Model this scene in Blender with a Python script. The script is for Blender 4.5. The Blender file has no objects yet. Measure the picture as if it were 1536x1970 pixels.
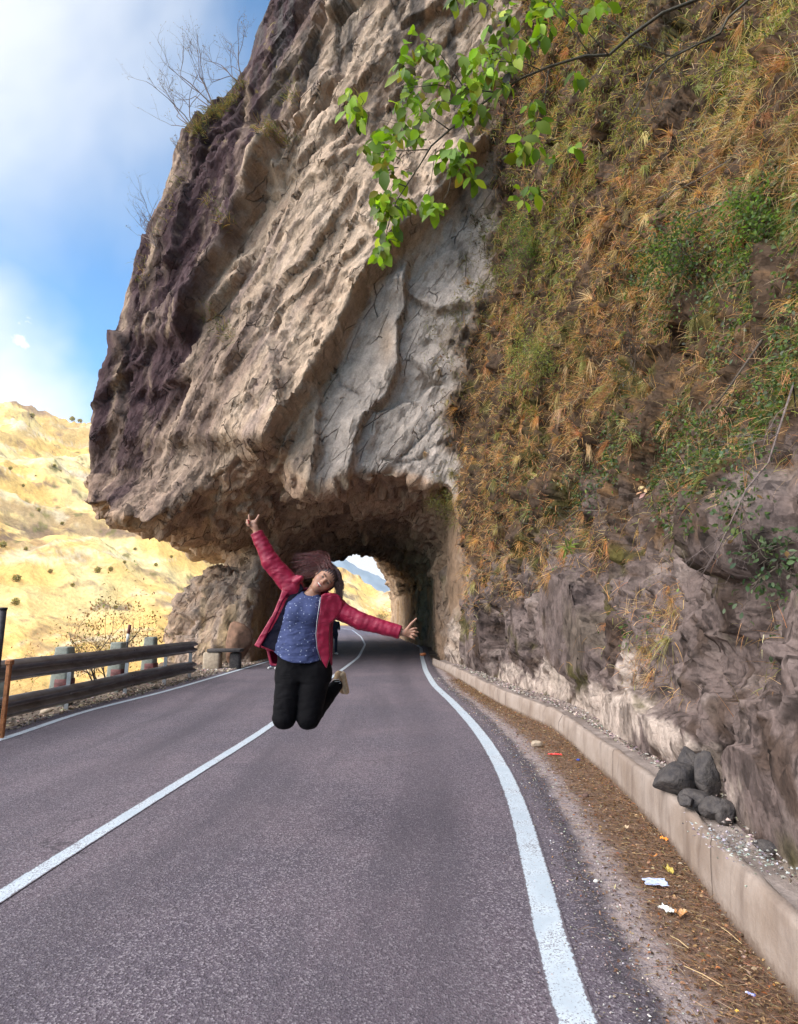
import bpy, bmesh, math, random, time
import numpy as np
from mathutils import Vector, Matrix
T0 = time.time()
R = math.radians
rng = np.random.default_rng(7)
random.seed(7)
sc = bpy.context.scene
COL = sc.collection

# ------------------------------------------------------------------ camera
FPX, CX, CY, CAMZ = 1150.0, 768.0, 985.0, 1.5          # focal length in photograph pixels
PITCH = math.atan(205.0 / FPX)
cam_d = bpy.data.cameras.new('camera')
cam = bpy.data.objects.new('camera', cam_d)
COL.objects.link(cam)
cam.location = (0, 0, CAMZ)
cam.rotation_euler = (math.pi / 2 + PITCH, 0, 0)
cam_d.sensor_fit = 'VERTICAL'
cam_d.sensor_height = 24
cam_d.lens = 24 * FPX / 1970.0
cam_d.clip_start = 0.05
cam_d.clip_end = 12000
sc.camera = cam

# ------------------------------------------------------------------ light
SUN_EL, SUN_AZ = R(36), R(127)       # azimuth clockwise from +Y (forward): right and behind the camera
sun_dir = Vector((math.sin(SUN_AZ) * math.cos(SUN_EL), math.cos(SUN_AZ) * math.cos(SUN_EL), math.sin(SUN_EL)))
sl = bpy.data.lights.new('sun', 'SUN')
sl.energy = 4.0
sl.angle = R(0.5)
sl.color = (1.0, 0.90, 0.74)
so = bpy.data.objects.new('sun', sl)
so.rotation_euler = sun_dir.to_track_quat('Z', 'Y').to_euler()
COL.objects.link(so)

def pxdir(px, py):
    u = (px - CX) / FPX; v = (CY - py) / FPX
    return Vector((u, math.cos(PITCH) - v * math.sin(PITCH), math.sin(PITCH) + v * math.cos(PITCH))).normalized()

world = bpy.data.worlds.new('World')
sc.world = world
world.use_nodes = True
wn = world.node_tree
wn.nodes.clear()
def N(nt, t, **kw):
    n = nt.nodes.new(t)
    for k, v in kw.items():
        if k.startswith('i_'):
            n.inputs[k[2:].replace('_', ' ')].default_value = v
        elif k.startswith('n_'):
            n.inputs[int(k[2:])].default_value = v
        else:
            setattr(n, k, v)
    return n
def L(nt, a, b): nt.links.new(a, b)
def M_(nt, op, a, b=None, c=None, clamp=False):
    n = nt.nodes.new('ShaderNodeMath'); n.operation = op; n.use_clamp = clamp
    for i, x in enumerate((a, b, c)):
        if x is None: continue
        if isinstance(x, (int, float)): n.inputs[i].default_value = x
        else: nt.links.new(x, n.inputs[i])
    return n.outputs[0]
def SM(nt, x, a, b):       # smoothstep of x from a to b
    n = nt.nodes.new('ShaderNodeMapRange'); n.interpolation_type = 'SMOOTHSTEP'
    nt.links.new(x, n.inputs[0]); n.inputs[1].default_value = a; n.inputs[2].default_value = b
    return n.outputs[0]
def MIX(nt, f, a, b, mode='MIX'):
    n = nt.nodes.new('ShaderNodeMix'); n.data_type = 'RGBA'; n.blend_type = mode
    for s, x in ((0, f), (6, a), (7, b)):
        if isinstance(x, (int, float)): n.inputs[s].default_value = x
        elif isinstance(x, tuple): n.inputs[s].default_value = x if len(x) == 4 else (*x, 1)
        else: nt.links.new(x, n.inputs[s])
    return n.outputs[2]

sky = N(wn, 'ShaderNodeTexSky', sky_type='NISHITA', sun_disc=False, sun_elevation=SUN_EL, sun_rotation=SUN_AZ,
        air_density=1.0, dust_density=0.6, ozone_density=2.5, altitude=1800)
tc = N(wn, 'ShaderNodeTexCoord')
DIR = tc.outputs['Generated']
def dotdir(d):
    n = wn.nodes.new('ShaderNodeVectorMath'); n.operation = 'DOT_PRODUCT'
    L(wn, DIR, n.inputs[0]); n.inputs[1].default_value = d
    return n.outputs['Value']
nz1 = N(wn, 'ShaderNodeTexNoise', i_Scale=1.7, i_Detail=5.0, i_Roughness=0.5, i_Distortion=0.4)
mpn = N(wn, 'ShaderNodeMapping', i_Scale=(1.0, 1.0, 1.0), i_Location=(3.1, 1.7, 0.4)); L(wn, DIR, mpn.inputs[0]); L(wn, mpn.outputs[0], nz1.inputs['Vector'])
nz2 = N(wn, 'ShaderNodeTexNoise', i_Scale=38.0, i_Detail=5.0, i_Roughness=0.6); L(wn, DIR, nz2.inputs['Vector'])
noi = nz1.outputs['Fac']
# high thin cloud, upper left of the view
a1 = M_(wn, 'ADD', dotdir(pxdir(30, 20)), M_(wn, 'MULTIPLY', M_(wn, 'SUBTRACT', noi, 0.5), 0.30))
c1 = M_(wn, 'MULTIPLY', SM(wn, a1, 0.95, 1.07), 0.85)
# cloud bank low on the left
a2 = M_(wn, 'ADD', dotdir(pxdir(-110, 800)), M_(wn, 'MULTIPLY', M_(wn, 'SUBTRACT', noi, 0.5), 0.12))
c2 = SM(wn, a2, 0.975, 1.005)
# small puff
a3 = M_(wn, 'ADD', dotdir(pxdir(43, 645)), M_(wn, 'MULTIPLY', M_(wn, 'SUBTRACT', nz2.outputs['Fac'], 0.5), 0.0022))
c3 = SM(wn, a3, 0.99972, 1.0002)
# bright haze low ahead
a4 = M_(wn, 'ADD', dotdir(pxdir(700, 1085)), M_(wn, 'MULTIPLY', M_(wn, 'SUBTRACT', noi, 0.5), 0.05))
c4 = SM(wn, a4, 0.975, 0.998)
# bright fill cloud added out of view, upper left behind the camera
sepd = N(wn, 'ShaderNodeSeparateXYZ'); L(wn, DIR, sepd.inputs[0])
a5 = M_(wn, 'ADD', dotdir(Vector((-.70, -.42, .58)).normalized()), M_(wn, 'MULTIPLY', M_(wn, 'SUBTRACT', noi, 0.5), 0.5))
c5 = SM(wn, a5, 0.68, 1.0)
cf = c1
for c in (c2, c3, c4):
    cf = M_(wn, 'MAXIMUM', cf, c)
bg1 = N(wn, 'ShaderNodeBackground', i_Strength=0.21)
tint = MIX(wn, 1.0, sky.outputs[0], (0.58, 1.10, 1.26), 'MULTIPLY')
L(wn, tint, bg1.inputs[0])
bg2 = N(wn, 'ShaderNodeBackground', i_Strength=1.05); bg2.inputs[0].default_value = (1, 1, 1, 1)
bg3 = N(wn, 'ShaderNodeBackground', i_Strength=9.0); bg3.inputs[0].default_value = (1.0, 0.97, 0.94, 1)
m1 = N(wn, 'ShaderNodeMixShader'); L(wn, cf, m1.inputs[0]); L(wn, bg1.outputs[0], m1.inputs[1]); L(wn, bg2.outputs[0], m1.inputs[2])
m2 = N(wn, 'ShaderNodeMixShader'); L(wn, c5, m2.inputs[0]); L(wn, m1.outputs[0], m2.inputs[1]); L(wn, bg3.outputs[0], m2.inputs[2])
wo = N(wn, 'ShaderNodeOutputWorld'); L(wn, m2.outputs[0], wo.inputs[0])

sc.view_settings.view_transform = 'Standard'
sc.view_settings.look = 'None'
sc.view_settings.exposure = 0.15
sc.view_settings.gamma = 1.0
sc.view_settings.use_curve_mapping = False
sc.render.engine = 'CYCLES'
sc.cycles.max_bounces = 6
sc.cycles.diffuse_bounces = 4
sc.cycles.use_denoising = True

# ------------------------------------------------------------------ numeric helpers
SP, CP = math.sin(PITCH), math.cos(PITCH)
def at(px, py, Y):
    u = (px - CX) / FPX; v = (CY - py) / FPX
    d = (u, CP - v * SP, SP + v * CP)
    t = Y / d[1]
    return Vector((d[0] * t, Y, CAMZ + d[2] * t))
def ground(px, py, z=0.0):
    u = (px - CX) / FPX; v = (CY - py) / FPX
    d = (u, CP - v * SP, SP + v * CP)
    t = (z - CAMZ) / d[2]
    return Vector((d[0] * t, d[1] * t, z))
def project(X, Y, Z):
    z = Z - CAMZ
    dep = np.maximum(Y * CP + z * SP, 0.05)
    v = (-Y * SP + z * CP) / dep
    return CX + FPX * X / dep, CY - FPX * v

_prm = np.random.default_rng(11).permutation(256).astype(np.int32)
_prm = np.concatenate([_prm, _prm, _prm])
_g = np.random.default_rng(12).normal(size=(256, 3)); _g /= np.linalg.norm(_g, axis=1, keepdims=True); _g = _g.astype(np.float32)
def pn(x, y, z, seed=0):
    """gradient noise, about -1..1"""
    x = np.asarray(x, np.float32) + seed * 17.31; y = np.asarray(y, np.float32) + seed * 5.77; z = np.asarray(z, np.float32) + seed * 9.13
    xi = np.floor(x).astype(np.int32); yi = np.floor(y).astype(np.int32); zi = np.floor(z).astype(np.int32)
    xf = x - xi; yf = y - yi; zf = z - zi
    u = xf * xf * xf * (xf * (xf * 6 - 15) + 10); v = yf * yf * yf * (yf * (yf * 6 - 15) + 10); w = zf * zf * zf * (zf * (zf * 6 - 15) + 10)
    def c(i, j, k):
        h = _prm[_prm[_prm[(xi + i) & 255] + ((yi + j) & 255)] + ((zi + k) & 255)]
        g = _g[h]
        return g[..., 0] * (xf - i) + g[..., 1] * (yf - j) + g[..., 2] * (zf - k)
    x00 = c(0, 0, 0) * (1 - u) + c(1, 0, 0) * u; x10 = c(0, 1, 0) * (1 - u) + c(1, 1, 0) * u
    x01 = c(0, 0, 1) * (1 - u) + c(1, 0, 1) * u; x11 = c(0, 1, 1) * (1 - u) + c(1, 1, 1) * u
    return 1.5 * ((x00 * (1 - v) + x10 * v) * (1 - w) + (x01 * (1 - v) + x11 * v) * w)
def fbm(x, y, z, o=4, seed=0, rough=0.5):
    s = 0; a = 1.0; f = 1.0
    for i in range(o):
        s = s + a * pn(x * f, y * f, z * f, seed + i * 3); a *= rough; f *= 2.03
    return s
def ridged(x, y, z, o=3, seed=0):
    s = 0; a = 1.0; f = 1.0
    for i in range(o):
        s = s + a * (1 - np.abs(pn(x * f, y * f, z * f, seed + i * 3)) * 2); a *= 0.5; f *= 2.1
    return s
def facet(x, y, z, seed=0):
    """cellular rock facets: each cell carries its own tilted plane; returns height, edge distance"""
    x = np.asarray(x, np.float32); y = np.asarray(y, np.float32); z = np.asarray(z, np.float32)
    xi = np.floor(x).astype(np.int32); yi = np.floor(y).astype(np.int32); zi = np.floor(z).astype(np.int32)
    b1 = np.full(x.shape, 9.0, np.float32); b2 = b1.copy(); hh = np.zeros_like(b1)
    for i in (-1, 0, 1):
        for j in (-1, 0, 1):
            for k in (-1, 0, 1):
                h = _prm[_prm[_prm[(xi + i + seed * 7) & 255] + ((yi + j) & 255)] + ((zi + k) & 255)]
                g = _g[h]; g2 = _g[(h * 7 + 31) & 255]
                dx = xi + i + 0.5 + g[..., 0] * 0.5 - x; dy = yi + j + 0.5 + g[..., 1] * 0.5 - y; dz = zi + k + 0.5 + g[..., 2] * 0.5 - z
                d = dx * dx + dy * dy + dz * dz
                pl = g2[..., 0] * dx + g2[..., 1] * dy + g2[..., 2] * dz + g2[..., 0] * 0.5
                m = d < b1
                b2 = np.where(m, b1, np.minimum(b2, d)); b1 = np.where(m, d, b1); hh = np.where(m, pl, hh)
    return hh, np.sqrt(b2) - np.sqrt(b1)
def sstep(x, a, b):
    t = np.clip((x - a) / (b - a), 0, 1); return t * t * (3 - 2 * t)
def smin(a, b, k):
    h = np.clip(0.5 + 0.5 * (b - a) / k, 0, 1); return b * (1 - h) + a * h - k * h * (1 - h)
def smax(a, b, k): return -smin(-a, -b, k)
def polyd(px, py, pts):
    """signed distance to a polyline; positive on its left when walking down the list with py downwards = smaller px"""
    best = np.full(np.shape(px), 1e9, np.float32); sg = np.ones(np.shape(px), np.float32)
    for (x0, y0), (x1, y1) in zip(pts[:-1], pts[1:]):
        ex, ey = x1 - x0, y1 - y0; l2 = ex * ex + ey * ey
        t = np.clip(((px - x0) * ex + (py - y0) * ey) / l2, 0, 1)
        dx = px - x0 - t * ex; dy = py - y0 - t * ey
        d = dx * dx + dy * dy; m = d < best
        best = np.where(m, d, best); sg = np.where(m, np.sign(ex * dy - ey * dx), sg)
    return np.sqrt(best) * sg
def polysd(px, py, pts):
    """signed distance to a closed polygon, negative inside"""
    best = np.full(np.shape(px), 1e9, np.float32); ins = np.zeros(np.shape(px), bool)
    n = len(pts)
    for i in range(n):
        x0, y0 = pts[i]; x1, y1 = pts[(i + 1) % n]
        ex, ey = x1 - x0, y1 - y0; l2 = ex * ex + ey * ey + 1e-9
        t = np.clip(((px - x0) * ex + (py - y0) * ey) / l2, 0, 1)
        d = (px - x0 - t * ex) ** 2 + (py - y0 - t * ey) ** 2
        best = np.minimum(best, d)
        if y0 != y1:
            c = ((y0 > py) != (y1 > py)) & (px < (x1 - x0) * (py - y0) / (y1 - y0) + x0)
            ins ^= c
    return np.sqrt(best) * np.where(ins, -1, 1)

def nets(F):
    """naive surface nets; F<0 inside. vertices in index space, quads facing outwards"""
    S = F < 0
    nx, ny, nz = S.shape
    cnt = np.zeros((nx - 1, ny - 1, nz - 1), np.uint8)
    for i in (0, 1):
        for j in (0, 1):
            for k in (0, 1):
                cnt += S[i:nx - 1 + i, j:ny - 1 + j, k:nz - 1 + k]
    act = (cnt > 0) & (cnt < 8)
    I, J, K = np.nonzero(act)
    idx = np.full(act.shape, -1, np.int32); idx[I, J, K] = np.arange(len(I))
    corners = [(i, j, k) for i in (0, 1) for j in (0, 1) for k in (0, 1)]
    val = {c: F[I + c[0], J + c[1], K + c[2]] for c in corners}
    acc = np.zeros((len(I), 3)); n = np.zeros(len(I))
    for c in corners:
        for ax in range(3):
            if c[ax] == 0:
                d = list(c); d[ax] = 1; d = tuple(d)
                a, b = val[c], val[d]
                m = (a < 0) != (b < 0)
                t = np.where(m, a / np.where(m, a - b, 1), 0)
                p = np.zeros((len(I), 3)); p[:] = c; p[:, ax] = t
                acc += p * m[:, None]; n += m
    V = acc / n[:, None] + np.stack([I, J, K], 1)
    Q = []
    for ax in range(3):
        s0 = [slice(None)] * 3; s1 = [slice(None)] * 3
        s0[ax] = slice(0, -1); s1[ax] = slice(1, None)
        o = [x for x in range(3) if x != ax]
        for x in o: s0[x] = slice(1, -1); s1[x] = slice(1, -1)
        A = S[tuple(s0)]; B = S[tuple(s1)]
        for flag in (0, 1):
            m = (A & ~B) if flag == 0 else (~A & B)
            P = np.stack(np.nonzero(m), 1)
            if not len(P): continue
            for x in o: P[:, x] += 1
            def cell(d0, d1):
                q = P.copy(); q[:, o[0]] -= d0; q[:, o[1]] -= d1
                return idx[q[:, 0], q[:, 1], q[:, 2]]
            q = np.stack([cell(1, 1), cell(0, 1), cell(0, 0), cell(1, 0)], 1)
            if (flag == 1) != (ax == 1): q = q[:, ::-1]
            Q.append(q)
    return V, np.concatenate(Q)

def sparse_field(fn, shape, block=8):
    """evaluate fn(i,j,k index arrays) finely only near the zero set"""
    nx, ny, nz = [(-(-s // block)) * block + 1 for s in shape]
    ci = np.arange(0, nx, block, dtype=np.float32); cj = np.arange(0, ny, block, dtype=np.float32); ck = np.arange(0, nz, block, dtype=np.float32)
    G = np.stack(np.meshgrid(ci, cj, ck, indexing='ij'), -1).reshape(-1, 3)
    v, cellsz = fn(G[:, 0], G[:, 1], G[:, 2])
    C = v.reshape(len(ci), len(cj), len(ck)); Sz = cellsz.reshape(C.shape)
    F = np.empty((nx, ny, nz), np.float32)
    def cut(A): return A[:-1, :-1, :-1]
    def allc(fun, A):
        r = None
        for i in (0, 1):
            for j in (0, 1):
                for k in (0, 1):
                    b = A[i:A.shape[0] - 1 + i, j:A.shape[1] - 1 + j, k:A.shape[2] - 1 + k]
                    r = b if r is None else fun(r, b)
        return r
    mn = allc(np.minimum, C); mx = allc(np.maximum, C); am = allc(np.minimum, np.abs(C)); sz = allc(np.maximum, Sz)
    act = (mn * mx <= 0) | (am < sz * block * 1.0)
    base = np.where(cut(C) < 0, -1.0, 1.0).astype(np.float32)
    full = np.repeat(np.repeat(np.repeat(base, block, 0), block, 1), block, 2)
    F[:] = 1.0
    F[:-1, :-1, :-1] = full
    F[-1] = F[-2]; F[:, -1] = F[:, -2]; F[:, :, -1] = F[:, :, -2]
    A = np.stack(np.nonzero(act), 1)
    off = np.stack(np.meshgrid(*[np.arange(block + 1)] * 3, indexing='ij'), -1).reshape(-1, 3)
    for s in range(0, len(A), 600):
        P = (A[s:s + 600, None, :] * block + off[None]).reshape(-1, 3)
        v, _ = fn(P[:, 0].astype(np.float32), P[:, 1].astype(np.float32), P[:, 2].astype(np.float32))
        F[P[:, 0], P[:, 1], P[:, 2]] = v
    return F
def sdf_mesh(fn, lo, hi, h):
    """mesh of fn(X,Y,Z)<0 in world units"""
    lo = np.array(lo, float); hi = np.array(hi, float)
    shape = np.ceil((hi - lo) / h).astype(int) + 1
    F = sparse_field(lambda i, j, k: (fn(lo[0] + i * h, lo[1] + j * h, lo[2] + k * h), np.full(np.shape(i), h, np.float32)), shape)
    V, Q = nets(F)
    return V * h + lo, Q
def normals(V, Q):
    a = V[Q[:, 2]] - V[Q[:, 0]]; b = V[Q[:, 3 if Q.shape[1] == 4 else 1]] - V[Q[:, 1 if Q.shape[1] == 4 else 0]]
    if Q.shape[1] == 3: n = np.cross(b, a)
    else: n = np.cross(a, b)
    vn = np.zeros_like(V)
    for c in range(3):
        vn[:, c] = sum(np.bincount(Q[:, k], n[:, c], len(V)) for k in range(Q.shape[1]))
    return vn / (np.linalg.norm(vn, axis=1, keepdims=True) + 1e-12)
def smooth(V, Q, it=1, f=0.5):
    for _ in range(it):
        s = np.zeros_like(V); n = np.zeros(len(V))
        for a in range(4):
            b = (a + 1) % 4
            for c in range(3):
                s[:, c] += np.bincount(Q[:, a], V[Q[:, b], c], len(V)) + np.bincount(Q[:, b], V[Q[:, a], c], len(V))
            n += np.bincount(Q[:, a], minlength=len(V)) + np.bincount(Q[:, b], minlength=len(V))
        V = V * (1 - f) + f * s / np.maximum(n, 1)[:, None]
    return V
def subdiv(V, Q):
    E = np.concatenate([np.sort(Q[:, [a, (a + 1) % 4]], 1) for a in range(4)])
    key = E[:, 0].astype(np.int64) * len(V) + E[:, 1]
    u, inv = np.unique(key, return_inverse=True)
    mid = 0.5 * (V[u // len(V)] + V[u % len(V)])
    cen = V[Q].mean(1)
    nv, ne, nf = len(V), len(u), len(Q)
    e = inv.reshape(4, nf).T + nv
    c = np.arange(nf) + nv + ne
    NV = np.concatenate([V, mid, cen])
    NQ = np.concatenate([np.stack([Q[:, a], e[:, a], c, e[:, (a + 3) % 4]], 1) for a in range(4)])
    return NV, NQ

def mesh(name, V, Fs, mat=None, parent=None, col=None, uv=None, smoothed=True, mats=None, midx=None):
    """one mesh object from vertex array and a list/array of faces (uniform or list of arrays)"""
    me = bpy.data.meshes.new(name)
    V = np.asarray(V, np.float32)
    if isinstance(Fs, np.ndarray): Fs = [Fs]
    Fs = [np.asarray(f, np.int32) for f in Fs if len(f)]
    me.vertices.add(len(V)); me.vertices.foreach_set('co', V.ravel())
    nl = sum(f.size for f in Fs); npo = sum(len(f) for f in Fs)
    me.loops.add(nl); me.polygons.add(npo)
    me.loops.foreach_set('vertex_index', np.concatenate([f.ravel() for f in Fs]))
    tot = np.concatenate([np.full(len(f), f.shape[1], np.int32) for f in Fs])
    st = np.concatenate([[0], np.cumsum(tot)[:-1]]).astype(np.int32)
    me.polygons.foreach_set('loop_start', st)
    try: me.polygons.foreach_set('loop_total', tot)
    except Exception: pass
    if midx is not None: me.polygons.foreach_set('material_index', np.asarray(midx, np.int32))
    me.update(calc_edges=True)
    me.validate()
    me.polygons.foreach_set('use_smooth', np.full(len(me.polygons), smoothed, bool))
    if col is not None:
        col = np.asarray(col, np.float32)
        if col.shape[1] == 3: col = np.concatenate([col, np.ones((len(col), 1), np.float32)], 1)
        ca = me.color_attributes.new('Col', 'FLOAT_COLOR', 'POINT'); ca.data.foreach_set('color', col.ravel())
    if uv is not None:
        ul = me.uv_layers.new(name='UVMap')
        li = np.empty(len(me.loops), np.int32); me.loops.foreach_get('vertex_index', li)
        ul.data.foreach_set('uv', np.asarray(uv, np.float32)[li].ravel())
    if mats:
        for m in mats: me.materials.append(m)
    elif mat: me.materials.append(mat)
    o = bpy.data.objects.new(name, me)
    COL.objects.link(o)
    if parent: o.parent = parent
    return o
def tag(o, label=None, cat=None, group=None, kind=None):
    if label: o['label'] = label
    if cat: o['category'] = cat
    if group: o['group'] = group
    if kind: o['kind'] = kind
    return o
def empty(name, loc=(0, 0, 0)):
    o = bpy.data.objects.new(name, None); o.location = loc; COL.objects.link(o); o.empty_display_size = 0.2
    return o
def hang(o, root):
    """parent a mesh given in world coordinates to an unrotated root, keeping it in place"""
    o.parent = root
    o.data.transform(Matrix.Translation(-root.location))
    return o

class MB:
    """collects simple shapes into one mesh"""
    def __init__(s): s.v = []; s.f = []
    def add(s, vs, fs):
        b = len(s.v); s.v += [tuple(v) for v in vs]; s.f += [tuple(b + i for i in f) for f in fs]; return s
    def box(s, c, d, rz=0.0, bev=0.0, mat=None, seg=1):
        bm = bmesh.new(); bmesh.ops.create_cube(bm, size=1.0)
        for v in bm.verts: v.co = Vector((v.co.x * d[0], v.co.y * d[1], v.co.z * d[2]))
        if bev > 0: bmesh.ops.bevel(bm, geom=bm.edges[:], offset=bev, segments=seg, profile=0.5, affect='EDGES')
        bm.verts.ensure_lookup_table()
        m = Matrix.Rotation(rz, 3, 'Z') if mat is None else mat
        vs = [Vector(c) + m @ v.co for v in bm.verts]; fs = [[v.index for v in f.verts] for f in bm.faces]
        bm.free()
        return s.add(vs, fs)
    def tube(s, pts, rad, seg=6, cap=True):
        pts = [Vector(p) for p in pts]; n = len(pts)
        if not isinstance(rad, (list, tuple)): rad = [rad] * n
        vs = []; up = None
        for i, p in enumerate(pts):
            t = (pts[min(i + 1, n - 1)] - pts[max(i - 1, 0)]).normalized()
            if up is None:
                up = t.orthogonal().normalized()
            else:
                up = (up - t * up.dot(t)); up = up.normalized() if up.length > 1e-6 else t.orthogonal().normalized()
            w = t.cross(up)
            for k in range(seg):
                a = 2 * math.pi * k / seg
                vs.append(p + rad[i] * (math.cos(a) * up + math.sin(a) * w))
        fs = []
        for i in range(n - 1):
            for k in range(seg):
                fs.append((i * seg + k, i * seg + (k + 1) % seg, (i + 1) * seg + (k + 1) % seg, (i + 1) * seg + k))
        if cap:
            fs.append(tuple(range(seg - 1, -1, -1))); fs.append(tuple((n - 1) * seg + k for k in range(seg)))
        return s.add(vs, fs)
    def build(s, name, mat, root=None, smoothed=True):
        me = bpy.data.meshes.new(name); me.from_pydata(s.v, [], s.f); me.update()
        if mat: me.materials.append(mat)
        me.polygons.foreach_set('use_smooth', [smoothed] * len(me.polygons))
        o = bpy.data.objects.new(name, me); COL.objects.link(o)
        if root is not None: hang(o, root)
        return o

# ------------------------------------------------------------------ materials
MT = {}
def newmat(name):
    m = bpy.data.materials.new(name); m.use_nodes = True; nt = m.node_tree
    b = nt.nodes['Principled BSDF']; MT[name] = m
    return m, nt, b
def noise(nt, scale, detail=4.0, rough=0.55, coord='Object', vec=None, dist=0.0, sc3=None):
    n = N(nt, 'ShaderNodeTexNoise', i_Scale=scale, i_Detail=detail, i_Roughness=rough, i_Distortion=dist)
    if vec is None:
        t = N(nt, 'ShaderNodeTexCoord'); vec = t.outputs[coord]
    if sc3 is not None:
        mp = N(nt, 'ShaderNodeMapping', i_Scale=sc3); L(nt, vec, mp.inputs[0]); vec = mp.outputs[0]
    L(nt, vec, n.inputs['Vector'])
    return n.outputs['Fac']
def bump(nt, b, h, strength=0.4, dist=0.02, prev=None):
    n = N(nt, 'ShaderNodeBump', i_Strength=strength, i_Distance=dist); L(nt, h, n.inputs['Height'])
    if prev is not None: L(nt, prev, n.inputs['Normal'])
    if b is not None: L(nt, n.outputs[0], b.inputs['Normal'])
    return n.outputs[0]
def simple(name, c, rough=0.7, var=0.25, scale=20, metallic=0.0, bmp=0.15, bd=0.005, coord='Object', c2=None, spec=0.4):
    m, nt, b = newmat(name)
    f = noise(nt, scale, coord=coord)
    lo = tuple(x * (1 - var) for x in c) if c2 is None else c2
    hi = tuple(min(1, x * (1 + var)) for x in c)
    L(nt, MIX(nt, SM(nt, f, 0.3, 0.7), lo, hi), b.inputs['Base Color'])
    b.inputs['Roughness'].default_value = rough; b.inputs['Metallic'].default_value = metallic
    b.inputs['Specular IOR Level'].default_value = spec
    if bmp: bump(nt, b, noise(nt, scale * 2.5, coord=coord), bmp, bd)
    return m
def attrmat(name, rough=0.9, nscale=(9, 45), var=0.35, bs=0.5, bd=0.03, spec=0.2, transl=0.0):
    """material whose albedo is the mesh's own colour attribute broken up by noise"""
    m, nt, b = newmat(name)
    a = N(nt, 'ShaderNodeAttribute', attribute_name='Col')
    f1 = noise(nt, nscale[0], 6, 0.6); f2 = noise(nt, nscale[1], 5, 0.65)
    k = M_(nt, 'ADD', M_(nt, 'MULTIPLY', M_(nt, 'SUBTRACT', f1, 0.5), var * 2.2), M_(nt, 'MULTIPLY', M_(nt, 'SUBTRACT', f2, 0.5), var * 2.2))
    k = M_(nt, 'MAXIMUM', M_(nt, 'ADD', k, 1.0), 0.15)
    cmb = N(nt, 'ShaderNodeCombineXYZ')
    for i in range(3): L(nt, k, cmb.inputs[i])
    L(nt, MIX(nt, 1.0, a.outputs['Color'], cmb.outputs[0], 'MULTIPLY'), b.inputs['Base Color'])
    b.inputs['Roughness'].default_value = rough; b.inputs['Specular IOR Level'].default_value = spec
    if bs:
        n1 = bump(nt, None, f1, bs, bd)
        bump(nt, b, f2, bs, bd * 0.35, n1)
    return m

def facet_bump(nt, vec, scale, seedv=(0, 0, 0)):
    """height of randomly tilted flat chips (voronoi cells), plus distance to their edges"""
    mp = N(nt, 'ShaderNodeMapping', i_Scale=(scale, scale, scale), i_Location=seedv); L(nt, vec, mp.inputs[0])
    v = N(nt, 'ShaderNodeTexVoronoi', feature='F1', i_Scale=1.0); L(nt, mp.outputs[0], v.inputs['Vector'])
    d = N(nt, 'ShaderNodeVectorMath', operation='SUBTRACT'); L(nt, mp.outputs[0], d.inputs[0]); L(nt, v.outputs['Position'], d.inputs[1])
    r = N(nt, 'ShaderNodeVectorMath', operation='SUBTRACT'); L(nt, v.outputs['Color'], r.inputs[0]); r.inputs[1].default_value = (.5, .5, .5)
    o = N(nt, 'ShaderNodeVectorMath', operation='DOT_PRODUCT'); L(nt, d.outputs[0], o.inputs[0]); L(nt, r.outputs[0], o.inputs[1])
    return o.outputs['Value'], v.outputs['Color']
# ------------------------------------------------------------------ road alignment
def curve_from_px(pts, tail):
    g = [ground(*p) for p in pts]
    ys = [v.y for v in g] + [t[1] for t in tail]; xs = [v.x for v in g] + [t[0] for t in tail]
    yy = np.arange(-14, 240, 0.25)
    # extend straight backwards
    m = (xs[1] - xs[0]) / (ys[1] - ys[0])
    xx = np.interp(yy, ys, xs); xx = np.where(yy < ys[0], xs[0] + m * 0.5 * (yy - ys[0]), xx)
    for _ in range(3):
        k = np.hanning(15); k /= k.sum()
        pad = np.concatenate([xx[:1].repeat(7) - np.arange(7, 0, -1) * (xx[1] - xx[0]), xx, xx[-1:].repeat(7) + np.arange(1, 8) * (xx[-1] - xx[-2])])
        xx = np.convolve(pad, k, 'valid')
    return yy, xx
CYY, CXX = curve_from_px([(0, 1722), (265, 1556), (527, 1395), (600, 1330), (650, 1295), (690, 1265), (703, 1240), (695, 1225), (678, 1212)], [(-11.5, 110), (-19, 140), (-40, 200)])
def xc(y): return np.interp(y, CYY, CXX)
_r = [ground(*p) for p in [(1092, 1966), (1065, 1814), (1028, 1669), (1003, 1565), (970, 1483), (937, 1429), (916, 1400), (875, 1355), (835, 1318), (819, 1290), (812, 1264)]]
_ry = [v.y for v in _r] + [32, 40, 200]; _rx = [v.x for v in _r] + [float(xc(32)) + 3.0, float(xc(40)) + 3.0, float(xc(200)) + 3.0]
def sm_interp(ys, xs, step=0.25):
    yy = np.arange(-14, 240, step); xx = np.interp(yy, ys, xs)
    k = np.hanning(13); k /= k.sum()
    pad = np.concatenate([xx[:1].repeat(6), xx, xx[-1:].repeat(6)])
    return yy, np.convolve(pad, k, 'valid')
RYY, RXX = sm_interp(_ry, _rx)
RXX = np.where(RYY > 34, xc(RYY) + 3.0, RXX)
def xr(y): return np.interp(y, RYY, RXX)
_l = [ground(*p) for p in [(0, 1425), (150, 1372), (320, 1330), (525, 1270)]]
LYY, LXX = sm_interp([-14, 3] + [v.y for v in _l] + [30, 40, 200], [-5.3, -5.15] + [v.x for v in _l] + [float(xc(30)) - 3.1, float(xc(40)) - 3.1, float(xc(200)) - 3.1])
LXX = np.where(LYY > 40, xc(LYY) - 3.1, LXX)
def xl(y): return np.interp(y, LYY, LXX)
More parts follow.
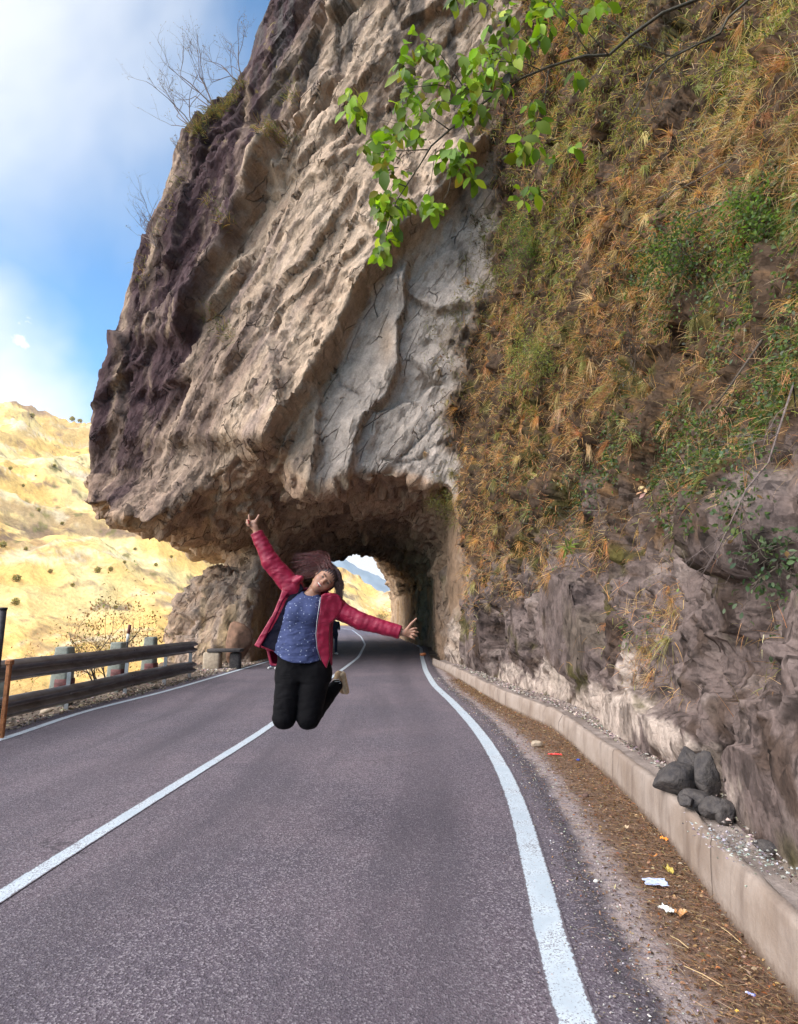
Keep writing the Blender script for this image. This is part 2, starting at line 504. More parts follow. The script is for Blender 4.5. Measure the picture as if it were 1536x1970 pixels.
# foot of the kerb wall, road side
_k = [ground(*p) for p in [(1521, 1938), (1417, 1797), (1314, 1648), (1231, 1561), (1169, 1495), (1111, 1446), (1080, 1409), (970, 1361), (904, 1321), (866, 1297)]]
KYY, KXX = sm_interp([-14, 0] + [v.y for v in _k] + [20], [1.0, 1.3] + [v.x for v in _k] + [1.1])
KXX = np.where(KYY > 17, np.maximum(KXX, xr(KYY) + 0.28), KXX)
def xk(y): return np.interp(y, KYY, KXX)

# ------------------------------------------------------------------ the rock: one implicit solid, meshed on a lattice that coarsens with distance
SIL = [(-400, 680), (-200, 600), (0, 525), (60, 500), (120, 482), (170, 455), (205, 432), (225, 395), (255, 366), (320, 350), (385, 330), (440, 302), (500, 273), (560, 255), (620, 240), (680, 218), (720, 205), (790, 188), (850, 165), (900, 162), (960, 176), (1100, 180)]
_sy = np.array([a for a, b in SIL], np.float32); _sx = np.array([b for a, b in SIL], np.float32) - np.interp(_sy, [500, 700, 950], [0, 12, 12])
EDGE = [(100, 960), (163, 925), (176, 962), (225, 985), (272, 1000), (300, 985), (345, 950), (400, 908), (460, 885), (510, 862), (545, 880), (575, 925), (620, 942), (662, 930), (690, 925), (740, 930), (800, 926), (860, 938), (890, 985), (930, 1060)]
_e = [at(x, y, 18.0) for x, y in EDGE]
_ex = np.array([v.x for v in _e], np.float32); _ez = np.array([v.z for v in _e], np.float32)
EX = [(560, 1110), (600, 1100), (615, 1082), (624, 1052), (634, 1062), (642, 1036), (668, 1055), (700, 1072), (714, 1067), (735, 1094), (752, 1125), (775, 1180)]
_e2 = [at(x, y - 14, 57.0) for x, y in EX]
_x2 = np.array([v.x for v in _e2], np.float32); _z2 = np.array([v.z for v in _e2], np.float32)
def foot(Y):
    return np.where(Y < 15, xk(Y) + np.interp(Y, [-5, 3.2, 5, 7, 10, 15], [0.3, 0.24, 0.28, 0.38, 0.5, 0.45]), np.maximum(xr(Y) + 0.62, xk(Y) + 0.25))
_fy = np.arange(-12, 120, 0.25); _fx = foot(_fy)
_fx = np.where(_fy > 34, np.minimum(_fx, np.interp(_fy, [34, 57, 120], [1.1, -0.62, -6])), _fx)
def cliff_x(Y, Z):
    k = np.interp(Y, [-5, 3, 10, 16, 22, 50], [.36, .36, .25, .11, .04, .02])
    x = np.interp(Y, _fy, _fx) + k * np.maximum(Z - 0.3, 0)
    x = x + 0.55 * np.exp(-((Y - 16.2) / 2.2) ** 2) * sstep(Z, 6, 12)
    return x
def rock(X, Y, Z):
    n1 = pn(X * .28, Y * .28, Z * .28, 1); n2 = pn(X * .8, Y * .8, Z * .8, 2)
    near = sstep(Y, 14.5, 17.5)
    cl = cliff_x(Y, Z) - X + (0.45 * n1 + 0.22 * n2) * (1 - 0.6 * near) * sstep(Z, -.2, 1.5)
    cl = np.maximum(cl, Y - 58.5 + n1)
    # the overhanging block across the road
    pxc, pyc = project(X, np.minimum(Y, 20.0), Z)
    xs = np.interp(pyc, _sy, _sx)
    side = (xs - pxc) * np.minimum(Y, 20.0) / FPX * 1.05
    lean = 0.06 * (Z - 5)
    rec = 0.42 * np.maximum(-4.2 + 0.18 * (Z - 6) - X, 0)
    rec = np.minimum(rec, 2.6)
    front = (18.0 - lean + rec * sstep(Z, 3.5, 6.5)) - Y + 0.22 * n1
    e = np.interp(X, _ex, _ez)
    back = np.interp(X, [-12, -9, -7, -5.5, -4, -2, 0, 2], [4.9, 4.8, 4.5, 4.45, 4.8, 5.5, 5.5, 4.7])
    ex2 = np.interp(X, _x2, _z2)
    w = sstep(Y, 17.8, 22.5)
    zc = e * (1 - w) + back * w
    w2 = sstep(Y, 27, 56)
    zc = zc * (1 - w2) + ex2 * w2
    bot = zc - Z + 0.22 * n2 * (1 - w2 * 0.5) + 0.15 * n1
    blk = smax(smax(front, bot, 0.25), side, 0.5)
    blk = smax(blk, Y - np.interp(X, [-5.2, -3.2], [41.5, 57.5]) + n1, 0.3)
    # the wall between road and valley that carries it
    lw = X - (xl(Y) - 0.7) - 0.12 * n2
    lw = smax(lw, 26.0 - Y + 0.5 * n1, 1.2)
    lw = smax(lw, -7.4 - 0.04 * (Y - 24) - X - .3 * n1, 1.0)
    lw = smax(lw, Y - 40.5 + n1, 0.8)
    lw = smax(lw, Z - 7.5, 0.5)
    dome = (np.sqrt(((X + 6.0) / 2.95) ** 2 + ((Y - 24.3) / 3.4) ** 2 + ((Z - 0.1) / 3.55) ** 2) - 1) * 2.6 + 0.18 * n2
    neck = np.sqrt(((X + 5.05 - .1 * (Z - 3)) / 1.05) ** 2 + ((Y - 24.6) / 1.8) ** 2) - 1 + 0.3 * n2
    neck = smax(neck, Z - 7, 0.3)
    pil = smin(smin(dome, neck, 0.7), lw, 0.5)
    blk = smin(blk, pil, 0.45)
    f = smin(cl, blk, 0.9 * near + 0.05)
    f = np.maximum(f, Z - 30)
    # keep the road clear
    ra_, rb_ = xl(Y) - 0.55, np.interp(Y, _fy, _fx)
    xm_, hw_ = 0.5 * (ra_ + rb_), 0.5 * (rb_ - ra_)
    rd = ((np.abs(X - xm_) / hw_) ** 4 + (np.maximum(Z, 0) / 4.9) ** 3) ** 0.25 - 1
    f = np.where(Y > 15, smax(f, -rd * 2.5, 0.3), f)
    # niche with the dark boulders
    q = NICHE
    ni = (np.sqrt(((X - q.x - 0.2) / 0.62) ** 2 + ((Y - q.y + .02) / 0.42) ** 2 + ((Z - 0.3) / 0.56) ** 2) - 1) * 0.36
    f = smax(f, -ni, 0.08)
    return f
NICHE = ground(1320, 1545, 0.3)
C0, ST = 4.0, 0.0072
A0, A1, B0, B1, Y0, Y1 = -0.50, 1.18, -0.56, 1.22, -1.6, 61.0
def lat(i, j, k):
    c = math.log(Y0 + C0) + k * ST; s = np.exp(c)
    return (A0 + i * ST) * s, s - C0, CAMZ + (B0 + j * ST) * s, s
def _lf(i, j, k):
    X, Y, Z, s = lat(i, j, k)
    return rock(X, Y, Z).astype(np.float32), (s * ST * 1.3).astype(np.float32)
_shape = (int((A1 - A0) / ST), int((B1 - B0) / ST), int((math.log(Y1 + C0) - math.log(Y0 + C0)) / ST))
F = sparse_field(_lf, _shape)
V, Q = nets(F); del F
X, Y, Z, _ = lat(V[:, 0], V[:, 1], V[:, 2]); V = np.stack([X, Y, Z], 1)
print('rock base', len(V), len(Q), round(time.time() - T0, 1))
V = smooth(V, Q, 1, 0.5)
V, Q = subdiv(V, Q); V = smooth(V, Q, 1, 0.5)
_n = normals(V, Q)
# are normals outward?  (the face over the road must look back at the camera)
_m = (V[:, 1] < 19) & (V[:, 1] > 15) & (V[:, 2] > 9) & (V[:, 0] < 0)
if _n[_m, 1].mean() > 0: Q = Q[:, ::-1].copy(); _n = -_n
print('rock subdiv', len(V), round(time.time() - T0, 1))
X, Y, Z = V.T
PX, PY = project(X, Y, Z)
# ---- masks
isarch = sstep(PX + 45 * fbm(Z * .8, X * .5, Y * .3, 4, 5), np.interp(PY, [0, 150, 250, 400, 500, 600, 700, 800, 900, 1000, 1100, 1250], [1000, 962, 942, 950, 958, 915, 888, 862, 878, 886, 890, 880]) + 25, np.interp(PY, [0, 150, 250, 400, 500, 600, 700, 800, 900, 1000, 1100, 1250], [1000, 962, 942, 950, 958, 915, 888, 862, 878, 886, 890, 880]) - 25) * (Y > 12)
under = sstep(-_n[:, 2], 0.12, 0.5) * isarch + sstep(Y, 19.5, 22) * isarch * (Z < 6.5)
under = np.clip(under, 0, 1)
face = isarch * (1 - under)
# ---- rock relief
ca, sa = math.cos(R(62)), math.sin(R(62))
al = X * ca + Z * sa; ac = -X * sa + Z * ca            # along / across the diagonal grain
g1 = fbm(al * .18, ac * .75, Y * .3, 4, 21, 0.55)
st = g1 * 4.5; fl = np.floor(st); st = fl + sstep(st - fl, 0.84, 1.0)
g2 = fbm(al * .55, ac * 2.1, Y * .8, 3, 31)
st2 = g2 * 3.5; fl = np.floor(st2); st2 = fl + sstep(st2 - fl, 0.84, 1.0)
fh, fe = facet(X * .75, Y * .75, Z * .55, 3)
fh2, fe2 = facet(X * 2.3, Y * 2.3, Z * 1.7, 5)
fh3, fe3 = facet(al * .35, ac * 1.1, Y * .5, 8)
fine = fbm(X * 2.6, Y * 2.6, Z * 2.6, 4, 41, 0.55)
grit = fbm(X * 7, Y * 7, Z * 7, 3, 47, 0.6)
disp = np.zeros(len(V), np.float32)
pale = face * sstep(PX, np.interp(PY, [0, 400, 500, 600, 700, 800, 1000], [900, 800, 765, 690, 640, 610, 600]) - 10, np.interp(PY, [0, 400, 500, 600, 700, 800, 1000], [900, 800, 765, 690, 640, 610, 600]) + 30) * sstep(PY, 380, 450)
leftm = face * sstep(np.interp(PY, [0, 130, 300, 450, 600, 700, 800, 900, 1000], [650, 590, 550, 500, 440, 410, 360, 310, 270]) - PX + 45 * pn(al * .5, ac * 1.8, 3, 61), -25, 40)
fa1, _ = facet(al * .20, ac * .62, Y * .4, 21); fa2, _ = facet(al * .55 + .35 * g2, ac * 1.7, Y * .9, 23); fa3, _ = facet(al * 1.5, ac * 4.2, Y * 2.2, 25)
sidem = sstep(-_n[:, 0], .45, .8)
disp += face * (1 - .75 * sidem) * (0.30 * fa1 * (1 - 0.85 * pale) + 0.17 * fa2 * (1 - 0.7 * pale) + 0.065 * fa3 * (1 - .5 * pale) + 0.10 * (st / 4.5) * (1 - .8 * pale) + 0.02 * fine + .008 * grit)
ridg = ridged(al * .22, ac * 1.3, Y * .3, 3, 71)
disp += face * leftm * (1 - .7 * sidem) * 0.07 * ridg
disp += under * (0.40 * fh + 0.16 * fh2 + 0.06 * fine + 0.015 * grit)
tun = under * sstep(Y, 24, 30)
disp += tun * 0.2 * ridged(X * .8, Y * .8, Z * .25, 2, 75)
# traced ledges on the face: (points, height in m, decay px, side, edge softness px)
LEDGE = [
    ([(935, 300), (870, 380), (805, 445), (760, 492), (700, 580), (648, 684), (612, 740), (565, 820), (548, 850)], 0.95, 160, 1, 14),
    ([(790, 545), (778, 600), (769, 660), (768, 705), (745, 765), (716, 792), (692, 830), (680, 868), (668, 935)], 0.42, 70, 1, 5),
    ([(905, 740), (838, 742), (792, 768), (722, 792)], -0.22, 60, 1, 4),
    ([(782, 570), (815, 592), (845, 606), (888, 592), (930, 600)], 0.25, 60, -1, 4),
    ([(788, 520), (782, 570)], 0.2, 40, 1, 4),
    ([(800, 700), (830, 733), (862, 742)], 0.2, 40, -1, 4),
    ([(612, 738), (617, 800), (616, 860), (610, 930)], 0.35, 40, 1, 5),
    ([(556, 270), (545, 330), (512, 395), (488, 440), (458, 520), (428, 590), (400, 660)], 0.75, 110, 1, 12),
    ([(502, 520), (496, 545), (470, 590), (445, 618)], 0.45, 60, 1, 6),
    ([(650, 150), (612, 225), (575, 300), (560, 350)], 0.3, 50, 1, 6),
    ([(700, 80), (668, 150), (640, 210), (600, 262)], 0.28, 50, -1, 6),
    ([(690, 240), (640, 265), (612, 300), (575, 352)], 0.22, 40, 1, 5),
    ([(650, 440), (632, 510), (612, 560)], 0.14, 25, 1, 4),
    ([(600, 800), (572, 850), (545, 890)], 0.16, 40, 1, 6),
    ([(240, 640), (265, 700), (240, 760), (255, 820)], 0.2, 40, 1, 6),
    ([(390, 200), (410, 300), (385, 400), (360, 520)], 0.28, 45, 1, 6),
    ([(300, 560), (290, 680), (260, 800), (250, 900)], 0.25, 45, -1, 6),
]
crack = np.zeros(len(V), np.float32)
wob = 5 * pn(X * 1.6, Z * 1.6, 0, 81) + 2.5 * pn(X * 5, Z * 5, 0, 82)
fm = np.nonzero(isarch * (Y < 22) > 0.2)[0]
px_, py_ = PX[fm] + wob[fm], PY[fm] + wob[fm]
for pts, h, dec, side, soft in LEDGE:
    sd = polyd(px_, py_, pts) * side; soft = soft * .5
    endf = sstep(py_, min(p[1] for p in pts) - 40, min(p[1] for p in pts) + 10) * sstep(-py_, -max(p[1] for p in pts) - 30, -max(p[1] for p in pts) + 5)
    d = 1.25 * h * sstep(sd, -soft, soft) * np.exp(-np.maximum(sd, 0) / dec) * endf
    disp[fm] += d * (sd > -soft)
    crack[fm] = np.maximum(crack[fm], np.exp(-(sd / 2.4) ** 2) * endf * 0.5)
# broad recess of the smooth slabs right of the main ledge
CR = [[(735, 510), (712, 560), (700, 600)], [(640, 240), (600, 330), (585, 400)], [(778, 440), (776, 520), (771, 600), (769, 690)], [(640, 700), (655, 740), (700, 765)], [(500, 905), (520, 885), (550, 890)],
      [(870, 60), (840, 100), (850, 140)], [(700, 300), (660, 380), (650, 440)], [(560, 420), (520, 500), (500, 560)], [(690, 930), (664, 960), (662, 1000)], [(860, 780), (800, 850), (770, 880)], [(820, 880), (780, 890), (740, 885)]]
for pts in CR:
    sd = np.abs(polyd(px_, py_, pts)); g = np.exp(-(sd / 2.2) ** 2)
    disp[fm] -= 0.12 * g; crack[fm] = np.maximum(crack[fm], g * 0.5)
# ---- right-hand cliff relief
cm = 1 - isarch
ds = np.clip(np.hypot(X, Y) / 9, 0.35, 1.3)
lowc = sstep(-Z, -3.4 - 0.5, -1.2)
bl, ble = facet(X * .9, Y * .75, Z * .55, 13)
bl2, _ = facet(X * 2.4, Y * 2.2, Z * 1.5, 15)
bulge = ridged(X * .5, Y * .45, Z * .28, 2, 83)
bl3, _ = facet(X * 5.5, Y * 5.0, Z * 3.6, 17)
disp += cm * ds * (0.20 * bl + 0.13 * bl2 + 0.09 * bl3 + 0.08 * bulge + 0.07 * fine + 0.05 * grit + .05 * ridged(X * 1.4, Y * 1.4, Z * .9, 3, 85)) * sstep(Z, 0.1, 0.9)
# the big rounded boulder, its neighbours and the dark hollow
for (bx, by, rx, ry, h) in [(1130, 1205, 62, 105, 0.55), (1030, 1215, 38, 60, 0.25), (968, 1222, 26, 50, -0.9), (1460, 1000, 100, 120, 0.35), (1440, 1290, 70, 70, -0.2), (1250, 1180, 50, 70, 0.12), (1440, 1545, 55, 110, 0.22), (1225, 1400, 70, 70, 0.15), (1320, 1420, 60, 45, .12), (930, 1215, 14, 50, 0.3)]:
    r2 = ((PX - bx) / rx) ** 2 + ((PY - by) / ry) ** 2
    disp += cm * h * np.where(r2 < 1, np.sqrt(np.maximum(1 - r2, 0)), 0) * (Y < 17)
disp *= np.clip((Z + 0.3) / 0.8, 0.2, 1)
V2 = V + _n * disp[:, None]
# ground contact: never into the road
road_lo, road_hi = xl(V2[:, 1]) - 0.45, np.where(V2[:, 1] < 16, xk(V2[:, 1]) + 0.27, np.interp(V2[:, 1], _fy, _fx) - 0.1)
inroad = (V2[:, 0] > road_lo) & (V2[:, 0] < road_hi) & (V2[:, 2] < 3.2) & (V2[:, 2] > -.2)
rgt = inroad & (V2[:, 0] > 0.5 * (road_lo + road_hi))
V2[:, 0] = np.where(rgt, road_hi, np.where(inroad, road_lo, V2[:, 0]))
N2 = normals(V2, Q)
print('rock displaced', round(time.time() - T0, 1))
# ---- rock albedo
X, Y, Z = V2.T
def lerp(a, b, t): return a + (np.asarray(b) - a) * t[:, None]
al = X * ca + Z * sa; ac = -X * sa + Z * ca
c = np.tile(np.array([.41, .298, .215]), (len(V), 1))
nA = fbm(X * .5, Y * .5, Z * .5, 4, 91); nB = fbm(X * 1.6, Y * 1.6, Z * .35, 4, 95); nC = fbm(X * 3.5, Y * 3.5, Z * 3.5, 3, 99)
strk = fbm(al * .16, ac * 1.5, Y * .2, 4, 101)
vst = fbm(X * 1.5, Y * .6, Z * .13, 4, 103)
c = lerp(c, [.30, .20, .145], 0.7 * sstep(nA, 0.0, 0.8))
c = lerp(c, [.50, .39, .30], 0.6 * sstep(-nA, 0.1, 0.9))
c = lerp(c, [.46, .385, .335], pale * 0.8)
c = lerp(c, [.42, .27, .16], pale * 0.5 * np.exp(-(((PX - 745) / 16) ** 2 + ((PY - 665) / 45) ** 2)))
c = lerp(c, [.26, .19, .17], face * 0.55 * sstep(strk, 0.25, 0.7) * (1 - 0.7 * pale))
lowl = face * sstep(np.interp(PY, [0, 600, 700, 800, 900, 1000], [500, 520, 520, 500, 450, 400]) - PX + 60 * pn(al * .4, ac * 1.2, 2, 62), -40, 60) * sstep(PY, 520, 700)
c = lerp(c, [.185, .125, .098], lowl * .8 * np.clip(.75 + .6 * strk, 0, 1))
c = lerp(c, [.095, .062, .055], lowl * .7 * sstep(strk + .5 * vst, .15, .55))
# dark weathered, lichen-black rock on the left and the streaks running down from the top
dk = leftm * np.clip(0.78 + 0.55 * sstep(vst + 0.3 * strk, -0.35, 0.35) - 0.55 * sstep(PY, 740, 900), 0, 1)
top = face * sstep(-PY, -330, -60) * sstep(vst + 0.25 * strk, 0.05, 0.4)
for (pts, w) in [([(640, -20), (665, 40), (650, 130)], 22), ([(770, 0), (730, 90), (715, 200), (720, 330)], 24), ([(745, 90), (790, 60)], 26), ([(600, 70), (560, 150), (520, 230)], 14), ([(905, 120), (890, 300), (895, 420)], 14), ([(880, 470), (888, 520)], 14)]:
    top = np.maximum(top, face * 0.85 * np.exp(-(polyd(PX + 14 * vst * 2, PY, pts) / w) ** 2) * sstep(nC + vst, -0.6, 0.2))
c = lerp(c, [.055, .030, .033], np.clip(dk, 0, 1))
c = lerp(c, [.07, .06, .055], np.clip(top, 0, 1) * 0.85)
c = lerp(c, [.34, .24, .17], leftm * 0.75 * sstep(strk * .6 - vst * .8, 0.38, 0.62))
c = lerp(c, [.20, .155, .03], leftm * 0.6 * sstep(nC - nA * .5, 0.55, 0.9) * sstep(-PY, -420, -200))
c = lerp(c, [.05, .04, .035], crack * 0.7)
# underside and tunnel: brown, blocky; tunnel walls painted lighter in place of light from outside
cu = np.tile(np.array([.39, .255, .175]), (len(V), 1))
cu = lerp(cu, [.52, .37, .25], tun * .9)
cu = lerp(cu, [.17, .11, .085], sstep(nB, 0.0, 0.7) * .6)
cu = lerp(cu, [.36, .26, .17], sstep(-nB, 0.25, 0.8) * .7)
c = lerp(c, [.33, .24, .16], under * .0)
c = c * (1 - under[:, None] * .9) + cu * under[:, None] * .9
pl = (Y > 20) * (X < -3) * sstep(-Z, -4.2, -3.0)
c = lerp(c, [.34, .26, .21], pl * 0.75 * sstep(nB, -0.5, 0.3))
c = lerp(c, [.36, .24, .11], pl * 0.6 * sstep(-vst, 0.15, 0.5) * sstep(-Z, -4, -1))
tunr = tun * (X > -3)
c = lerp(c, [.36, .22, .10], tunr * 0.7 * sstep(fbm(X * 2, Y * 2.2, Z * .3, 3, 107), 0.1, 0.5))
nBc = fbm(X * 1.9, Y * 1.9, Z * 1.7, 4, 96); nD = fbm(X * 9, Y * 9, Z * 9, 3, 97)
# right cliff: grey-mauve rock, moss, raw pale scars at the foot
cc = np.tile(np.array([.19, .143, .136]), (len(V), 1))
cc = lerp(cc, [.075, .052, .048], sstep(nA + .5 * nC, -0.1, 0.45) * .9)
cc = lerp(cc, [.27, .215, .20], sstep(-nBc + .5 * nC, 0.15, 0.6) * .75)
cc = lerp(cc, [.035, .025, .022], .8 * sstep(nD + .4 * nBc, .35, .6))
cc = lerp(cc, [.06, .035, .022], .7 * sstep(fbm(X * 2.2, Y * 2.2, Z * 1.8, 4, 109), .15, .5))
soil = sstep(Z + 0.9 * nA + .5 * nC, 1.9, 3.6)
cc = lerp(cc, [.075, .045, .026], soil * .9)
cc = lerp(cc, [.22, .12, .055], soil * .6 * sstep(nC, 0.1, .6))
moss = sstep(fbm(X * .8, Y * .8, Z * .8, 4, 111) + .25 * nC, 0.28, 0.6)
cc = lerp(cc, [.085, .075, .018], moss * .85)
for (bx, by, rx, ry) in [(1080, 1300, 34, 45), (1215, 1390, 62, 50), (1235, 1320, 24, 60), (1150, 1360, 50, 40), (1400, 1540, 45, 60), (1370, 1470, 40, 40), (985, 1300, 24, 22), (880, 1240, 16, 50), (1500, 1700, 30, 40), (1030, 1325, 30, 20), (1305, 1440, 40, 30)]:
    r2 = ((PX - bx + 14 * nC) / rx) ** 2 + ((PY - by + 14 * nB) / ry) ** 2
    cc = lerp(cc, [.56, .46, .41], (r2 < 3) * sstep(-r2 + .5 * nD, -1.3, -0.6) * .85)
cc = lerp(cc, [.14, .105, .10], (((PX - 1150) / 45) ** 2 + ((PY - 1205) / 95) ** 2 < 1) * 0.75)
c = lerp(c, [.24, .155, .10], isarch * sstep(PY, 930, 990) * sstep(PX, 820, 870) * (Y < 26))
cc = cc * np.array([.74, .72, .68])
c = c * isarch[:, None] + cc * cm[:, None]
c *= (1 + 0.16 * nC)[:, None]
c = np.clip(c, 0.01, .8)
MROCK = attrmat('rock', nscale=(3.2, 17), var=0.42, bs=0.3, bd=0.06)
_nt = MROCK.node_tree; _b = _nt.nodes['Principled BSDF']; _pv = _b.inputs['Normal'].links[0].from_socket
_tc = N(_nt, 'ShaderNodeTexCoord'); _m0 = N(_nt, 'ShaderNodeMapping', i_Rotation=(0, R(-28), 0)); L(_nt, _tc.outputs['Object'], _m0.inputs[0]); _mp = N(_nt, 'ShaderNodeMapping', i_Scale=(1.5, .9, .48)); L(_nt, _m0.outputs[0], _mp.inputs[0])
_wn = N(_nt, 'ShaderNodeTexNoise', i_Scale=1.5, i_Detail=4.0); L(_nt, _mp.outputs[0], _wn.inputs['Vector'])
_va = N(_nt, 'ShaderNodeVectorMath', operation='MULTIPLY_ADD'); L(_nt, _wn.outputs['Color'], _va.inputs[0]); _va.inputs[1].default_value = (.25, .25, .25); L(_nt, _mp.outputs[0], _va.inputs[2])
_vo = N(_nt, 'ShaderNodeTexVoronoi', feature='DISTANCE_TO_EDGE', i_Scale=1.6); L(_nt, _va.outputs[0], _vo.inputs['Vector'])
_v2 = N(_nt, 'ShaderNodeTexVoronoi', feature='F1', i_Scale=4.5); L(_nt, _va.outputs[0], _v2.inputs['Vector'])
_ms = SM(_nt, _wn.outputs['Fac'], .5, .62)
_crk = M_(_nt, 'MULTIPLY', M_(_nt, 'SUBTRACT', 1.0, SM(_nt, _vo.outputs['Distance'], 0.0, .03)), _ms)
_f1, _c1 = facet_bump(_nt, _va.outputs[0], 1.6); _f2, _c2 = facet_bump(_nt, _va.outputs[0], 4.3, (3, 1, 2))
_f3, _ = facet_bump(_nt, _va.outputs[0], 10.5, (7, 2, 5))
_h = M_(_nt, 'SUBTRACT', M_(_nt, 'ADD', M_(_nt, 'ADD', M_(_nt, 'MULTIPLY', _f1, 1.3), M_(_nt, 'MULTIPLY', _f3, .22)), M_(_nt, 'MULTIPLY', _f2, .6)), M_(_nt, 'MULTIPLY', _crk, .5))
bump(_nt, _b, _h, 1.0, .20, _pv)
_bc = _b.inputs['Base Color'].links[0].from_socket
L(_nt, MIX(_nt, M_(_nt, 'MULTIPLY', _crk, .4), _bc, (.06, .045, .04)), _b.inputs['Base Color'])
MCLIFF = attrmat('cliff_rock', nscale=(7, 34), var=0.6, bs=0.5, bd=0.04)
_nt = MCLIFF.node_tree; _b = _nt.nodes['Principled BSDF']; _pv = _b.inputs['Normal'].links[0].from_socket
_tc = N(_nt, 'ShaderNodeTexCoord'); _mp = N(_nt, 'ShaderNodeMapping', i_Scale=(1, 1, .7)); L(_nt, _tc.outputs['Object'], _mp.inputs[0])
_f1, _ = facet_bump(_nt, _mp.outputs[0], 4.0); _f2, _ = facet_bump(_nt, _mp.outputs[0], 13.0, (3, 1, 2))
bump(_nt, _b, M_(_nt, 'ADD', M_(_nt, 'MULTIPLY', _f1, 1.4), M_(_nt, 'MULTIPLY', _f2, .5)), 1.0, .17, _pv)
# split into the two pieces of terrain
qa = isarch[Q].mean(1) > 0.5
BND = lambda py: np.interp(py, [0, 150, 250, 400, 500, 600, 700, 800, 900, 1000, 1100, 1250], [1000, 962, 942, 950, 958, 915, 888, 862, 878, 886, 890, 880])
def submesh(sel, extra=None):
    q = Q[sel]; u, inv = np.unique(q, return_inverse=True)
    return u, inv.reshape(q.shape)
u, q = submesh(qa)
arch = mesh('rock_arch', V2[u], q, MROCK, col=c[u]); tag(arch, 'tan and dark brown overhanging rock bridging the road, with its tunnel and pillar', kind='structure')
u, q = submesh(~qa)
cliff = mesh('cliff', V2[u], q, MCLIFF, col=c[u]); tag(cliff, 'steep mossy rock face along the right side of the road', kind='structure')
CLV, CLQ = V2[u], q
CLN = N2[u]
ARU = submesh(qa)
print('rock done', round(time.time() - T0, 1))
# ------------------------------------------------------------------ ground, valley, hills, mountain
def platform_edge(y): return np.where(y < 60, np.interp(y, [-60, 17, 22, 60], [-6.9, -6.9, -8.5, -10.5]), xc(np.minimum(y, 235)) - 5.5)
def ridge_el(az):   # elevation of the opposite ridge, degrees, by azimuth in degrees
    return np.interp(az, [-75, -50, -34, -31, -29, -27.5, -22, -14, -8, -5, -2, 6, 14], [15, 16, 16.4, 16.2, 16.1, 15.9, 14.5, 10.2, 5.6, 3.8, 1.9, 1.2, 0.5])
def terrain(az, r):
    x = np.sin(R(1) * az) * r; y = np.cos(R(1) * az) * r
    pe = platform_edge(y)
    off = np.maximum(pe - x, 0)
    drop = -0.03 - 0.9 * np.minimum(off, 58) + 0.25 * fbm(x * .3, y * .3, 0, 3, 5) * np.minimum(off, 1)
    fwd = np.maximum(y - 75, 0); drop = np.where(x > pe, -0.03 - 0.0 * fwd, drop)
    drop = np.maximum(drop, -52)
    # far slope
    e = np.tan(R(1) * ridge_el(az)); r1 = np.interp(az, [-75, -30, -8, 0, 14], [430, 520, 640, 680, 700])
    r0 = np.interp(az, [-75, -34, -12, -8, 0, 14], [90, 95, 120, 130, 135, 140])
    t = np.clip((r - r0) / (r1 - r0), 0, 1.35)
    zr = e * r1
    prof = np.where(t < 1, t ** 0.92, 1 - (t - 1) * 1.2)
    diag = x * .55 + r * .35
    rough = ridged(x * .012 + 5, y * .012, 0, 4, 7) * 15 + fbm(diag * .03, (r - x) * .012, 0, 4, 9) * 7 + fbm(x * .09, y * .09, 0, 3, 13) * 2.0
    hz = -52 + (zr + 52 + 1.5) * prof + (rough - 13) * np.minimum(t * 2.5, 1) * (0.55 + 0.45 * np.minimum(t, 1))
    z = np.where(t > 0, np.maximum(drop, hz), drop)
    return x, y, z
az = np.concatenate([np.linspace(-78, -36, 90), np.linspace(-35.8, -12, 420), np.linspace(-11.8, 14, 160)])
rr = np.concatenate([np.geomspace(0.4, 90, 170), np.geomspace(90.5, 780, 420)])
AZ, RRr = np.meshgrid(az, rr, indexing='ij')
tx, ty, tz = terrain(AZ, RRr)
def gridq(n, m):
    i, j = np.meshgrid(np.arange(n - 1), np.arange(m - 1), indexing='ij'); b = (i * m + j).ravel()
    return np.stack([b, b + m, b + m + 1, b + 1], 1)
def hillcol(x, y, z, r):
    n1 = fbm(x * .02, y * .02, z * .02, 4, 201); n2 = fbm((x * .5 + z) * .035, (y - x) * .008, z * .05, 4, 205); n3 = fbm(x * .15, y * .15, z * .15, 3, 209)
    c = np.tile(np.array([.62, .385, .125]), (x.size, 1))
    c = lerp(c, [.58, .45, .22], sstep(n1, -.1, .7)); c = lerp(c, [.44, .29, .12], sstep(-n1, .1, .8))
    c = lerp(c, [.17, .105, .075], sstep(n2 + .45 * n3, .2, .6) * .6)
    wz = z - .42 * x + 14 * pn(x * .015, y * .015, 0 * x, 216); s_ = fbm(wz * .075, (x + .4 * z) * .02, 0 * x, 5, 215, .65); c = lerp(c, [.15, .095, .07], sstep(s_ + .5 * n3 + .35 * n1, .3, .7) * .75); c = lerp(c, [.56, .46, .32], sstep(-s_ - .2 * n3, .35, .6) * .6)
    c = lerp(c, [.60, .48, .36], sstep(-n2 - .3 * n3, .5, .8) * .6)
    c = lerp(c, [.14, .12, .04], sstep(n3 + .3 * n1, .62, .85) * .8)
    c = lerp(c, [.22, .15, .12], sstep(z, 120, 175) * sstep(n3 + n2, -0.1, .5) * .7)
    return c
P = np.stack([tx.ravel(), ty.ravel(), tz.ravel()], 1)
hc = hillcol(P[:, 0], P[:, 1], P[:, 2], RRr.ravel())
dirt = np.array([.10, .075, .058]); nd = fbm(P[:, 0] * 1.3, P[:, 1] * 1.3, 0, 4, 211)
dc = lerp(np.tile(dirt, (len(P), 1)), [.22, .17, .13], sstep(nd, -.2, .7))
dc = lerp(dc, [.33, .24, .10], sstep(platform_edge(P[:, 1]) - P[:, 0], 0.3, 3) * .8)
